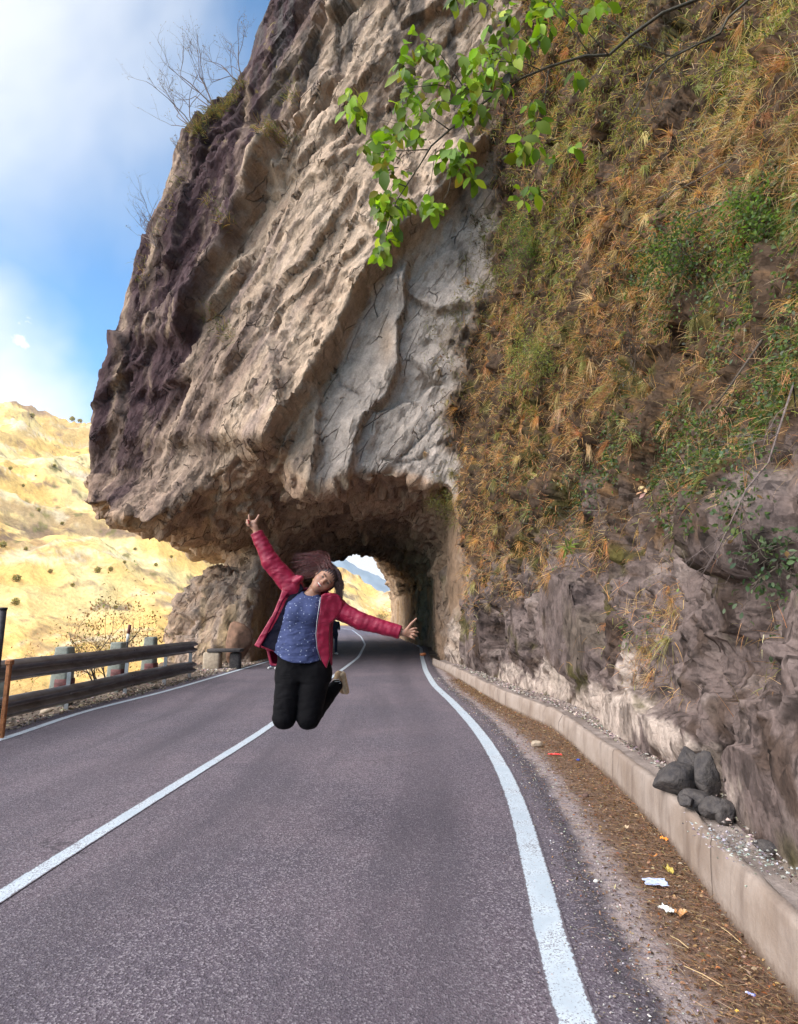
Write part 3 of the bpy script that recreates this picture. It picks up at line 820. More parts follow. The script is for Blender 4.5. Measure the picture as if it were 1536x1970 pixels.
wf = sstep(RRr.ravel(), 70, 100)
pc = dc * (1 - wf[:, None]) + hc * wf[:, None]
MGROUND = attrmat('dry_earth', nscale=(8, 60), var=.5, bs=.6, bd=.02)
MHILL = attrmat('dry_grass_hill', nscale=(.12, .7), var=.5, bs=.7, bd=2.5)
QQ = gridq(len(az), len(rr)); nr = len(rr)
jcol = QQ[:, 0] % nr
def sub2(Qs):
    u, inv = np.unique(Qs, return_inverse=True); return u, inv.reshape(Qs.shape)
u, q = sub2(QQ[jcol < 170]); g = mesh('ground', P[u], q[:, ::-1], MGROUND, col=pc[u]); tag(g, 'bare earth of the road bench and the bank dropping to the valley', kind='structure')
u, q = sub2(QQ[jcol >= 170]); g = mesh('hills', P[u], q[:, ::-1], MHILL, col=pc[u]); tag(g, 'sunlit yellow grass hillside across the valley', kind='structure')
# rest of the ground behind and to the right of the camera
gb = MB(); gb.add([(-300, -400, -.09), (900, -400, -.09), (900, 900, -.09), (-6.8, 900, -.09), (-6.8, -400, -.09)], [(0, 1, 2, 3)]) if False else None
gx = np.concatenate([[-400, -200, -60, -20, -7], np.linspace(-6.85, 6, 10), [30, 100, 400, 900]]); gy = np.concatenate([[-500, -200, -60, -30], np.linspace(-14, 6, 8)])
GX, GY = np.meshgrid(gx, gy, indexing='ij'); GZ = np.where(GX < -6.9, np.maximum(-0.9 * (-6.9 - GX), -52) - .1, -.1)
g = mesh('ground', np.stack([GX.ravel(), GY.ravel(), GZ.ravel()], 1), gridq(len(gx), len(gy)), MGROUND, col=np.tile(dirt, (GX.size, 1))); tag(g, 'earth bench behind the viewpoint', kind='structure')
# distant ridge, the blue of the haze put into its colour
az2 = np.linspace(-30, 14, 300); r2 = np.linspace(2600, 3600, 40)
A2, R2 = np.meshgrid(az2, r2, indexing='ij')
el2 = np.interp(az2, [-30, -12, -7.5, -6, -4.5, -3, -1.5, 2, 14], [8, 7.2, 6.6, 5.9, 5.3, 4.7, 3.8, 3.0, 3])[:, None]
X2, Y2 = np.sin(R(1) * A2) * R2, np.cos(R(1) * A2) * R2
tt = (R2 - 2600) / 700
Z2 = -150 + (np.tan(R(1) * el2) * 3300 + 150) * np.where(tt < 1, tt, 2 - tt) + ridged(X2 * .004, Y2 * .004, 0, 4, 15) * 28 - 30
g = mesh('distant_mountain', np.stack([X2.ravel(), Y2.ravel(), Z2.ravel()], 1), gridq(300, 40)[:, ::-1], simple('far_ridge_haze_blue', (.16, .19, .22), .95, .3, .004, bmp=0), None); tag(g, 'hazy blue mountain ridge seen through the tunnel', kind='structure')
# mountainside that the cliff belongs to
my = np.concatenate([np.linspace(-110, -6, 50), np.linspace(-4, 47, 60)]); mz = np.concatenate([np.linspace(-.5, 30, 36), np.linspace(32, 95, 26)])
MY, MZ = np.meshgrid(my, mz, indexing='ij')
base = cliff_x(np.clip(MY, -10, 47), np.minimum(MZ, 12))
up = np.maximum(MZ - 12, 0) * np.interp(MY, [-5, 10, 18, 30, 47], [.45, .38, .22, .25, .4])
hide = np.where((MY > -1.6) & (MZ < 28), 1.15, 0.1)
MX = base + up + hide + 1.3 * fbm(MY * .12, MZ * .12, 0, 4, 17) * sstep(MZ, 4, 16) + .5 * fbm(MY * .6, MZ * .6, 0, 3, 19) * sstep(MZ, 1, 4)
MYs = MY + np.maximum(MZ - 26, 0) * np.where(MY > 20, -0.5 * (MY - 20) / 27, 0)
mcn = fbm(MX * .4, MYs * .4, MZ * .4, 4, 221).ravel()
mc = lerp(np.tile(np.array([.16, .11, .06]), (MX.size, 1)), [.10, .10, .03], sstep(mcn, -.1, .5)); mc = lerp(mc, [.25, .2, .17], sstep(-mcn, .2, .7))
g = mesh('mountain', np.stack([MX.ravel(), MYs.ravel(), MZ.ravel()], 1), gridq(len(my), len(mz)), attrmat('mountainside', nscale=(1.5, 9), var=.5, bs=.8, bd=.2), col=mc)
tag(g, 'wooded mountainside rising above the cliff', kind='structure')
# top of the arch block runs back into the mountain (closes it against the sun)
tb = MB()
vs = []
for Yv in (20.5, 30, 46):
    for Xv, Zv in ((-1.6, 21.5), (1.5, 27), (6, 30), (14, 40), (34, 95)):
        vs.append((Xv + (0.4 if Yv > 21 else 0), Yv, Zv))
tb.add(vs, [(i * 5 + j, i * 5 + j + 1, (i + 1) * 5 + j + 1, (i + 1) * 5 + j) for i in range(2) for j in range(4)])
g = tb.build('mountain', MT['mountainside']); tag(g, 'upper shoulder of the mountain behind the overhang', kind='structure')
ca_ = g.data.color_attributes.new('Col', 'FLOAT_COLOR', 'POINT'); ca_.data.foreach_set('color', [.15, .11, .06, 1] * len(vs))

# ------------------------------------------------------------------ road
def road_material():
    m, nt, b = newmat('asphalt')
    t = N(nt, 'ShaderNodeTexCoord'); ob = t.outputs['Object']
    uvn = N(nt, 'ShaderNodeUVMap'); sx = N(nt, 'ShaderNodeSeparateXYZ'); L(nt, uvn.outputs[0], sx.inputs[0]); U = sx.outputs[0]; Vv = sx.outputs[1]
    big = noise(nt, .55, 5, .6, vec=ob); mid = noise(nt, 5, 5, .6, vec=ob)
    vor = N(nt, 'ShaderNodeTexVoronoi', i_Scale=115.0); L(nt, ob, vor.inputs['Vector'])
    vor2 = N(nt, 'ShaderNodeTexVoronoi', i_Scale=55.0); L(nt, ob, vor2.inputs['Vector'])
    base = MIX(nt, SM(nt, big, .3, .7), (.084, .069, .088), (.145, .110, .128))
    base = MIX(nt, M_(nt, 'MULTIPLY', SM(nt, mid, .4, .75), .35), base, (.08, .066, .078))
    g = N(nt, 'ShaderNodeSeparateColor'); L(nt, vor.outputs['Color'], g.inputs[0])
    base = MIX(nt, M_(nt, 'MULTIPLY', SM(nt, g.outputs[0], .62, .9), .6), base, (.34, .30, .32))
    base = MIX(nt, M_(nt, 'MULTIPLY', SM(nt, g.outputs[1], .6, .95), .65), base, (.035, .028, .035))
    # oil and tyre darkening in lengthwise bands
    stv = N(nt, 'ShaderNodeMapping', i_Scale=(1.1, .10, 1)); L(nt, uvn.outputs[0], stv.inputs[0])
    strn = noise(nt, 1.6, 4, .6, vec=stv.outputs[0])
    base = MIX(nt, M_(nt, 'MULTIPLY', SM(nt, strn, .48, .68), .5), base, (.07, .06, .072))
    trk = M_(nt, 'COSINE', M_(nt, 'MULTIPLY', M_(nt, 'ADD', U, .72), 3.9))
    base = MIX(nt, M_(nt, 'MULTIPLY', SM(nt, M_(nt, 'ADD', trk, M_(nt, 'MULTIPLY', big, .8)), .5, 1.5), .32), base, (.062, .052, .064))
    ck = N(nt, 'ShaderNodeTexVoronoi', feature='DISTANCE_TO_EDGE', i_Scale=.42); ckv = N(nt, 'ShaderNodeVectorMath', operation='MULTIPLY_ADD'); nn_ = N(nt, 'ShaderNodeTexNoise', i_Scale=1.8, i_Detail=5.0); L(nt, ob, nn_.inputs['Vector'])
    L(nt, nn_.outputs['Color'], ckv.inputs[0]); ckv.inputs[1].default_value = (.8, .8, .8); L(nt, ob, ckv.inputs[2]); L(nt, ckv.outputs[0], ck.inputs['Vector'])
    base = MIX(nt, M_(nt, 'MULTIPLY', M_(nt, 'MULTIPLY', M_(nt, 'SUBTRACT', 1.0, SM(nt, ck.outputs['Distance'], .001, .006)), SM(nt, big, .50, .60)), .55), base, (.03, .025, .03))
    sp = noise(nt, 2.3, 2, .5, vec=ob)
    base = MIX(nt, M_(nt, 'MULTIPLY', SM(nt, sp, .72, .8), .4), base, (.04, .035, .04))
    # beyond the right edge line (U is metres right of that line): dark wet strip, dust, litter-brown earth
    e = M_(nt, 'ADD', U, M_(nt, 'MULTIPLY', M_(nt, 'SUBTRACT', noise(nt, 3.2, 6, .65, vec=ob), .5), .30))
    fine = noise(nt, 22, 5, .7, vec=ob)
    dk = M_(nt, 'MULTIPLY', SM(nt, e, .16, .26), M_(nt, 'SUBTRACT', 1.0, SM(nt, e, .33, .42)))
    base = MIX(nt, M_(nt, 'MULTIPLY', M_(nt, 'MULTIPLY', dk, .75), SM(nt, fine, .35, .6)), base, (.035, .03, .035))
    du = M_(nt, 'MULTIPLY', SM(nt, e, .30, .40), M_(nt, 'SUBTRACT', 1.0, SM(nt, e, .58, .75)))
    base = MIX(nt, M_(nt, 'MULTIPLY', M_(nt, 'MULTIPLY', du, .8), SM(nt, fine, .3, .55)), base, (.36, .29, .27))
    so_ = SM(nt, e, .44, .60)
    soilc = MIX(nt, SM(nt, fine, .35, .65), (.10, .058, .040), (.21, .135, .095))
    base = MIX(nt, so_, base, soilc)
    # earth creeping over the left edge
    e2 = M_(nt, 'ADD', U, M_(nt, 'MULTIPLY', M_(nt, 'SUBTRACT', noise(nt, 1.3, 6, .65, vec=ob), .5), .7))
    lf = SM(nt, M_(nt, 'MULTIPLY', e2, -1.0), 6.45, 6.7)
    base = MIX(nt, M_(nt, 'MULTIPLY', lf, .85), base, MIX(nt, SM(nt, fine, .35, .65), (.12, .085, .065), (.26, .20, .16)))
    L(nt, base, b.inputs['Base Color'])
    b.inputs['Roughness'].default_value = .78; b.inputs['Specular IOR Level'].default_value = .35
    h = M_(nt, 'ADD', vor.outputs['Distance'], M_(nt, 'MULTIPLY', vor2.outputs['Distance'], .6))
    bump(nt, b, h, .55, .006)
    return m
MASPH = road_material()
ry = np.concatenate([np.arange(-12, 30, .25), np.arange(30, 140, 1.0)])
def strip(name, y, cols, z, mat, label, kind='structure', uvx=None):
    y = np.asarray(y); V_ = []; U_ = []
    zr_ = z if callable(z) else (lambda a, b: z + 0 * b)
    for k, cf_ in enumerate(cols):
        x = cf_(y); V_.append(np.stack([x, y, zr_(k, y)], 1)); U_.append(np.stack([x - xr(y) if uvx is None else np.full_like(y, uvx[k]), y], 1))
    Vv = np.stack(V_, 1).reshape(-1, 3); Uv = np.stack(U_, 1).reshape(-1, 2)
    o = mesh(name, Vv, gridq(len(y), len(cols))[:, ::-1] if False else gridq(len(y), len(cols)), mat, uv=Uv)
    # make it face up
    if o.data.polygons[0].normal.z < 0: o.data.flip_normals()
    return tag(o, label, kind=kind)
strip('road', ry, [lambda y: np.where(y < 140, xl(y) - .38, 0)] + [(lambda f: (lambda y: xl(y) * (1 - f) + xr(y) * f))(f) for f in (.0, .25, .5, .75, 1.0)] + [lambda y: xr(y) + .3, lambda y: xk(y) + .05],
      0.0, MASPH, 'purple grey asphalt road running into the tunnel')
def line_material():
    m, nt, b = newmat('road_paint')
    t = N(nt, 'ShaderNodeTexCoord'); ob = t.outputs['Object']
    uvn = N(nt, 'ShaderNodeUVMap'); sx = N(nt, 'ShaderNodeSeparateXYZ'); L(nt, uvn.outputs[0], sx.inputs[0])
    edge = M_(nt, 'ABSOLUTE', sx.outputs[0])         # 0 middle, 1 edge
    n1 = noise(nt, 42, 6, .7, vec=ob); n2 = noise(nt, 4, 4, .6, vec=ob); n3 = noise(nt, 110, 4, .7, vec=ob)
    w = M_(nt, 'ADD', M_(nt, 'ADD', edge, M_(nt, 'MULTIPLY', n1, .55)), M_(nt, 'MULTIPLY', n2, .35))
    worn = SM(nt, w, 1.26, 1.36)
    chips = M_(nt, 'MULTIPLY', SM(nt, M_(nt, 'ADD', n3, M_(nt, 'MULTIPLY', n2, .45)), .77, .85), .85)
    f = M_(nt, 'MAXIMUM', worn, chips)
    pc_ = MIX(nt, SM(nt, n2, .35, .65), (.42, .48, .53), (.56, .62, .67))
    pc_ = MIX(nt, M_(nt, 'MULTIPLY', SM(nt, n1, .5, .7), .35), pc_, (.42, .42, .45))
    L(nt, MIX(nt, f, pc_, (.12, .10, .115)), b.inputs['Base Color'])
    b.inputs['Roughness'].default_value = .6
    bump(nt, b, n3, .3, .002)
    return m
MLINE = line_material()
def line(fn, w, y0, y1, label):
    y = np.arange(y0, y1, .2)
    strip('lane_marking', y, [lambda v: fn(v) - w / 2, lambda v: fn(v), lambda v: fn(v) + w / 2], 0.005, MLINE, label, uvx=[-1, 0, 1])
line(xc, .125, -6, 120, 'white centre line curving away into the tunnel')
line(xr, .165, -6, 38, 'wide worn white edge line beside the low wall')
line(xl, .13, -6, 110, 'white edge line beside the guardrail')
# bench of debris between wall and cliff
def bench_z(k, y): return [.0, .25, .31, .33][k] + .03 * pn(y * 1.7, k * 2.0, 0, 23)
y = np.arange(-8, 20, .15)
KH = lambda y: np.interp(y, [-8, 2.3, 4, 8, 17, 22], [.30, .30, .32, .26, .24, .18])
V_ = []; 
for k, (off, dz) in enumerate([(.09, -.035), (.25, -.03), (.5, .0), (.8, .06), (1.3, .15)]):
    V_.append(np.stack([xk(y) + off, y, KH(y) + dz + .03 * pn(y * 2.3, off * 4, 0, 23) * (k > 0)], 1))
Vv = np.stack(V_, 1).reshape(-1, 3); cn = fbm(Vv[:, 0] * 3, Vv[:, 1] * 3, 0, 4, 25)
o = mesh('path', Vv, gridq(len(y), 5), MGROUND, col=lerp(np.tile(np.array([.20, .16, .14]), (len(Vv), 1)), [.34, .28, .25], sstep(cn, -.2, .5)))
if o.data.polygons[0].normal.z < 0: o.data.flip_normals()
tag(o, 'narrow strip of rubble between the low wall and the cliff', kind='structure')
# ------------------------------------------------------------------ low concrete wall
m, nt, b = newmat('old_concrete')
t = N(nt, 'ShaderNodeTexCoord'); uvn = N(nt, 'ShaderNodeUVMap')
n1 = noise(nt, 2.2, 6, .6, vec=t.outputs['Object']); n2 = noise(nt, 30, 6, .7, vec=t.outputs['Object'])
n3 = noise(nt, 1.0, 5, .65, vec=uvn.outputs[0], sc3=(5, .7, 1), dist=.6)
cb = MIX(nt, SM(nt, n1, .3, .7), (.235, .172, .132), (.335, .27, .228))
cb = MIX(nt, M_(nt, 'MULTIPLY', SM(nt, n3, .48, .72), .6), cb, (.11, .072, .055))
cb = MIX(nt, M_(nt, 'MULTIPLY', SM(nt, n2, .55, .75), .4), cb, (.22, .18, .16))
sx = N(nt, 'ShaderNodeSeparateXYZ'); L(nt, uvn.outputs[0], sx.inputs[0])
jt = M_(nt, 'ABSOLUTE', M_(nt, 'SUBTRACT', M_(nt, 'FRACT', M_(nt, 'MULTIPLY', M_(nt, 'ADD', sx.outputs[0], M_(nt, 'MULTIPLY', n1, .06)), .42)), .5))
cb = MIX(nt, M_(nt, 'MULTIPLY', M_(nt, 'SUBTRACT', 1.0, SM(nt, jt, .002, .006)), .8), cb, (.07, .05, .04))
vc_ = noise(nt, 7, 5, .7, vec=t.outputs['Object']); cb = MIX(nt, M_(nt, 'MULTIPLY', SM(nt, vc_, .55, .68), .45), cb, (.20, .155, .13))
cb = MIX(nt, M_(nt, 'MULTIPLY', SM(nt, M_(nt, 'SUBTRACT', M_(nt, 'MULTIPLY', n2, .14), sx.outputs[1]), -.02, .05), .7), cb, (.12, .075, .05))
L(nt, cb, b.inputs['Base Color']); b.inputs['Roughness'].default_value = .9
bump(nt, b, n2, .5, .012, bump(nt, None, n1, .4, .03))
y = np.arange(-9, 20.6, .08); h = KH(y) + .012 * fbm(y * 1.7, 0 * y, 0 * y, 4, 29)
xb = xk(y) + .03 * pn(y * .9, 0 * y, 0 * y, 30)
chip = np.maximum(fbm(y * 3.1, 0 * y + 4, 0 * y, 3, 33) - .15, 0) * .07
prof = [(0, -.03, 0), (.004, .08, .08), (.012, .55, .2), (.022, .93, .33), (.032 , 1.0, .37), (.085, 1.0, .5), (.105, .93, .6), (.11, -.03, .9)]
Vs = []; Us = []
for i, (ox, fz, vv) in enumerate(prof):
    zz = np.where(fz < 0, -.03, h * fz - (chip if i in (3, 4, 5) else 0))
    jx = .002 * fbm(y * 5, 0 * y + i, 0 * y, 3, 34)
    Vs.append(np.stack([xb + ox + jx + (chip * 1.2 if i in (3, 4) else 0), y, zz], 1)); Us.append(np.stack([y, np.full_like(y, fz * .36 if i < 5 else .5)], 1))
o = mesh('low_wall', np.stack(Vs, 1).reshape(-1, 3), gridq(len(y), len(prof)), MT['old_concrete'], uv=np.stack(Us, 1).reshape(-1, 2))
tag(o, 'long low weathered concrete wall curving along the foot of the right cliff', 'low wall')
me = o.data
if me.polygons[2].normal.x > 0: me.flip_normals()
print('terrain done', round(time.time() - T0, 1))
# ------------------------------------------------------------------ plant helpers
def leafmat(name, transl=.45, rough=.5):
    m, nt, b = newmat(name)
    a = N(nt, 'ShaderNodeAttribute', attribute_name='Col')
    b.inputs['Roughness'].default_value = rough; b.inputs['Specular IOR Level'].default_value = .35
    L(nt, a.outputs['Color'], b.inputs['Base Color'])
    tr = N(nt, 'ShaderNodeBsdfTranslucent'); L(nt, MIX(nt, 1.0, a.outputs['Color'], (1.25, 1.35, .7), 'MULTIPLY'), tr.inputs[0])
    mx = N(nt, 'ShaderNodeMixShader', n_0=transl); L(nt, b.outputs[0], mx.inputs[1]); L(nt, tr.outputs[0], mx.inputs[2])
    L(nt, mx.outputs[0], nt.nodes['Material Output'].inputs['Surface'])
    return m
MLEAF = leafmat('green_leaf'); MDRY = leafmat('dry_leaf', .25, .7); MGRASS = leafmat('dry_grass', .3, .8)
MBARK = simple('bark', (.085, .065, .05), .9, .4, 30, bmp=.4, bd=.004)
MTWIG = simple('bare_twig', (.16, .12, .11), .9, .3, 40, bmp=0)
def unit(v): return v / (np.linalg.norm(v, axis=-1, keepdims=True) + 1e-9)
def blades(P, D, Ln, W, drop, colr, seg=3):
    """curved grass blades: root, direction, length, width, gravity bend, colour"""
    n = len(P); rr_ = np.random.default_rng(n)
    side = unit(np.cross(D, rr_.normal(size=(n, 3))))
    pts = []; p = P.copy(); d = D.copy()
    for s in range(seg + 1):
        pts.append(p.copy()); d = unit(d + np.stack([0 * drop, 0 * drop, -drop], 1)); p = p + d * (Ln / seg)[:, None]
    rows = []
    for s in range(seg):
        w = (W * (1 - .6 * s / seg))[:, None]
        rows += [pts[s] - side * w / 2, pts[s] + side * w / 2]
    rows.append(pts[seg])
    V_ = np.stack(rows, 1); k = V_.shape[1]; b = (np.arange(n) * k)[:, None]
    q = np.concatenate([b + np.array([[2 * s, 2 * s + 1, 2 * s + 3, 2 * s + 2]]) for s in range(seg - 1)]) if seg > 1 else np.zeros((0, 4), int)
    t = b + np.array([[2 * seg - 2, 2 * seg - 1, 2 * seg]])
    return V_.reshape(-1, 3), [q, t], np.repeat(colr, k, 0)
def leaves(P, D, Nn, Ln, W, colr, fold=.25):
    """leaf blades: stalk end, axis, face normal; ovate with a folded midrib and drooping tip"""
    n = len(P); S = unit(np.cross(D, Nn)); Nn = np.cross(S, D)
    def pt(a, s, h): return P + D * (Ln * a)[:, None] + S * (W * s)[:, None] + Nn * (Ln * h)[:, None]
    V_ = np.stack([pt(0, 0, 0), pt(.28, .40, fold * .3), pt(.62, .46, fold * .22), pt(.88, .2, -.03), pt(1.0, 0, -.10), pt(.88, -.2, -.03), pt(.62, -.46, fold * .22), pt(.28, -.40, fold * .3), pt(.3, 0, .02), pt(.65, 0, 0)], 1)
    b = (np.arange(n) * 10)[:, None]
    q = np.concatenate([b + np.array([f]) for f in ([8, 1, 2, 9], [9, 2, 3, 4], [0, 1, 8, 0], [7, 8, 9, 6], [6, 9, 4, 5])][0:2] + [b + np.array([[7, 8, 9, 6]]), b + np.array([[6, 9, 4, 5]])])
    t = np.concatenate([b + np.array([[0, 1, 8]]), b + np.array([[0, 8, 7]])])
    return V_.reshape(-1, 3), [q, t], np.repeat(colr, 10, 0)
def merge(parts):
    V_, Qs, Ts, C_ = [], [], [], []; o = 0
    for v, (q, t), c_ in parts:
        V_.append(v); Qs.append(q + o); Ts.append(t + o); C_.append(c_); o += len(v)
    return np.concatenate(V_), [np.concatenate(Qs), np.concatenate(Ts)], np.concatenate(C_)
def palette(n, cols, wts, jit=.25, seed=0):
    r_ = np.random.default_rng(seed); i = r_.choice(len(cols), n, p=np.array(wts) / sum(wts))
    return np.clip(np.array(cols)[i] * (1 + jit * r_.normal(size=(n, 1))) * (1 + .08 * r_.normal(size=(n, 3))), .004, .9)
# ------------------------------------------------------------------ cover on the cliff
_qc = V2[Q].mean(1); _qx, _qy = project(*_qc.T); _ex_ = qa & (_qx > BND(_qy) - 130) & (_qy < 1010) & (_qc[:, 1] < 20)
_nc = len(CLQ); fa = np.concatenate([CLV[CLQ], V2[Q[_ex_]]]); fc = fa.mean(1); fn = unit(np.cross(fa[:, 2] - fa[:, 0], fa[:, 3] - fa[:, 1]))
if (fn[:, 0] * -1).mean() < 0: fn = -fn
fpx, fpy = project(fc[:, 0], fc[:, 1], fc[:, 2])
arn = fbm(fc[:, 0] * .55, fc[:, 1] * .55, fc[:, 2] * .55, 4, 301); brn = fbm(fc[:, 0] * 1.5, fc[:, 1] * 1.5, fc[:, 2] * 1.5, 3, 305)
vlow = np.interp(fpx, [850, 900, 950, 1050, 1150, 1250, 1350, 1450, 1536, 1800], [1040, 1180, 1150, 1100, 1060, 1010, 960, 930, 900, 800])
dens = sstep(vlow - fpy + 70 * brn, -40, 60)
dens = np.maximum(dens, .40 * sstep(arn + .4 * brn, .1, .45) * sstep(1420 - fpy, 0, 160))
dens *= .12 + .88 * sstep(brn + .6 * arn, -.45, .1)
_bd = fpx - BND(fpy); dens *= np.where(np.arange(len(fc)) >= _nc, sstep(_bd + 60 * brn + 45 * arn, -80, 10), 1)
vis = (fc[:, 2] > .8) & (fpx < 1800) & (fpx > 700) & (fpy > -260)
dens = dens * vis * np.where((fpx > 1560) | (fpy < -20), .35, 1)
def scat(n, wgt, seed):
    r_ = np.random.default_rng(seed); p = wgt / wgt.sum(); i = r_.choice(len(fc), n, p=p)
    a, b_ = r_.random((n, 1)), r_.random((n, 1))
    q = fa[i]; pos = (q[:, 0] * (1 - a) + q[:, 1] * a) * (1 - b_) + (q[:, 3] * (1 - a) + q[:, 2] * a) * b_
    return i, pos
def clampd(P): return np.clip(np.linalg.norm(P - np.array([0, 0, 1.5]), axis=1), 2, 30)
# orange-brown grass field
warm = sstep(-.25 + .0 * arn + pn(fc[:, 0] * .35, fc[:, 1] * .35, fc[:, 2] * .35, 311) + .9 * np.exp(-((polyd(fpx, fpy, [(1500, 250), (1250, 480), (1130, 700), (960, 900), (1050, 1050)])) / 110) ** 2), -.2, .5)
olive = sstep(.8 * np.exp(-(polyd(fpx, fpy, [(1060, 560), (1040, 700), (1000, 780)]) / 55) ** 2) + .7 * np.exp(-(polyd(fpx, fpy, [(1200, 0), (1100, 300), (1010, 460)]) / 120) ** 2) + .5 * np.exp(-(polyd(fpx, fpy, [(1536, 20), (1400, 160)]) / 90) ** 2) + .5 * brn, .3, .7)
parts = []
i, P_ = scat(120000, dens * (.25 + warm), 1); n = len(i); r_ = np.random.default_rng(5); dist = clampd(P_)
D_ = unit(fn[i] * .8 + r_.normal(size=(n, 3)) * .65 + np.array([0, 0, .25]))
Ln = r_.uniform(.06, .30, n) * (.6 + .05 * dist); 
cA = palette(n, [(.54, .275, .11), (.56, .36, .17), (.40, .175, .075), (.58, .46, .29), (.17, .10, .06), (.27, .23, .09)], [5, 4, 3, 2.5, 3.5, 3.5], .22, 1)
parts.append(blades(P_, D_, Ln, np.maximum(.0022, .00075 * dist), r_.uniform(.05, .75, n), cA))
i, P_ = scat(60000, dens * (.12 + 1.6 * olive), 2); n = len(i); dist = clampd(P_)
D_ = unit(fn[i] * .7 + r_.normal(size=(n, 3)) * .7 + np.array([0, 0, .1]))
cB = palette(n, [(.21, .22, .045), (.30, .30, .07), (.14, .17, .035), (.36, .31, .11), (.14, .10, .045)], [4, 3, 3, 2, 2], .22, 2)
parts.append(blades(P_, D_, r_.uniform(.05, .2, n) * (.6 + .05 * dist), np.maximum(.003, .0010 * dist), r_.uniform(.1, .9, n), cB))
# hanging tufts: many blades from one root
ti, tp_ = scat(1500, dens * (.3 + warm) * (np.arange(len(fc)) < 10 ** 9), 8); nb_ = 42; i = np.repeat(ti, nb_); n = len(i); P_ = np.repeat(tp_, nb_, 0) + r_.normal(size=(n, 3)) * .018; dist = clampd(P_)
sw = np.repeat(unit(fn[ti] * .5 + r_.normal(size=(len(ti), 3)) * .45 + np.array([0, 0, -.35])), nb_, 0)
D_ = unit(sw + r_.normal(size=(n, 3)) * .33); tc_ = np.repeat(palette(len(ti), [(.56, .30, .125), (.58, .42, .22), (.42, .19, .08), (.25, .25, .08), (.27, .17, .10)], [4, 4, 2, 3, 3], .2, 31), nb_, 0) * (1 + .18 * r_.normal(size=(n, 1)))
parts.append(blades(P_, D_, np.repeat(r_.uniform(.16, .45, len(ti)), nb_) * r_.uniform(.4, 1.1, n) * (.6 + .05 * dist), np.maximum(.002, .0007 * dist), r_.uniform(.15, .8, n), np.clip(tc_, .01, .9)))
v, f_, c_ = merge(parts)
tag(mesh('dry_grass', v, f_, MGRASS, col=c_), 'tangled orange and olive dry grass covering the right cliff', kind='stuff')
# trailing leafy creepers
leafy = sstep(.9 * np.exp(-(polyd(fpx, fpy, [(1500, 420), (1330, 500), (1290, 560)]) / 85) ** 2) + .75 * np.exp(-(polyd(fpx, fpy, [(1420, 830), (1200, 900), (1020, 960)]) / 75) ** 2) + .6 * np.exp(-(polyd(fpx, fpy, [(1536, 1080), (1400, 960), (1300, 1000)]) / 50) ** 2) + .5 * np.exp(-(polyd(fpx, fpy, [(1536, 560), (1480, 760)]) / 70) ** 2) + .45 * arn + .3 * brn, .25, .65)
i, P_ = scat(46000, vis * (fpy < 1250) * (.03 * dens + leafy * (.3 + .7 * dens)), 3); n = len(i); dist = clampd(P_)
D_ = unit(fn[i] * .35 + r_.normal(size=(n, 3)) * .6 + np.array([0, 0, -.5])); Nn = unit(fn[i] + r_.normal(size=(n, 3)) * .5 + np.array([0, 0, .5]))
Ln = r_.uniform(.018, .05, n) * (.7 + .06 * dist)
cC = palette(n, [(.055, .085, .030), (.085, .13, .035), (.13, .19, .045), (.10, .12, .075), (.21, .24, .06), (.20, .11, .05)], [5, 5, 3, 2.5, 1.5, 1], .3, 3)
v, f_, c_ = leaves(P_ + fn[i] * r_.uniform(.0, .09, (n, 1)), D_, Nn, Ln, Ln * .62, cC)
tag(mesh('creepers', v, f_, MLEAF, col=c_), 'small dark green trailing leaves on the right cliff', kind='stuff')

def on_cliff(px, py):
    d = np.hypot(fpx - px, fpy - py); m = np.nonzero(d[:_nc] < 9)[0]
    k = m[np.argmin(np.linalg.norm(fc[m], axis=1))]
    return Vector(fc[k]), Vector(fn[k])
# ------------------------------------------------------------------ branching plants
def grow(mb, tips, p, d, ln, r, depth, rn, spread=.55, up=.15, segn=4, taper=.72, ratio=.72, seg=5, kids=(2, 3), wig=.22):
    pts = [p.copy()]; q = p.copy(); dd = d.copy(); rad = [r]
    for s in range(segn):
        dd = (dd + Vector((rn.gauss(0, wig), rn.gauss(0, wig), rn.gauss(0, wig) + up * .2))).normalized()
        q = q + dd * ln / segn; pts.append(q.copy()); rad.append(max(r * (1 - (1 - taper) * (s + 1) / segn), .0008))
    mb.tube(pts, rad, seg, cap=(depth == 0))
    tips.append((q.copy(), dd.copy(), depth))
    if depth <= 0: return
    for k in range(rn.randint(*kids)):
        t = rn.uniform(.35, 1.0) if k else 1.0
        j = min(int(t * segn), segn); b0 = pts[j]
        nd = (dd + Vector((rn.gauss(0, spread), rn.gauss(0, spread), rn.gauss(0, spread) + up))).normalized()
        grow(mb, tips, b0, nd, ln * ratio * rn.uniform(.75, 1.15), rad[j] * taper, depth - 1, rn, spread, up, segn, taper, ratio, max(3, seg - 1), kids, wig)
def leafcloud(tips, n, spread, Ln, wr, cols, wts, seed, droop=.3, jit=.2):
    r_ = np.random.default_rng(seed)
    T = np.array([list(t[0]) for t in tips]); TD = np.array([list(t[1]) for t in tips])
    i = r_.integers(0, len(T), n); P_ = T[i] + r_.normal(size=(n, 3)) * spread
    D_ = unit(TD[i] * .5 + r_.normal(size=(n, 3)) * .7 + np.array([0, 0, -droop])); Nn = unit(r_.normal(size=(n, 3)) * .5 + np.array([0, -.2, 1]))
    l_ = r_.uniform(*Ln, n)
    return leaves(P_, D_, Nn, l_, l_ * wr, palette(n, cols, wts, jit, seed))
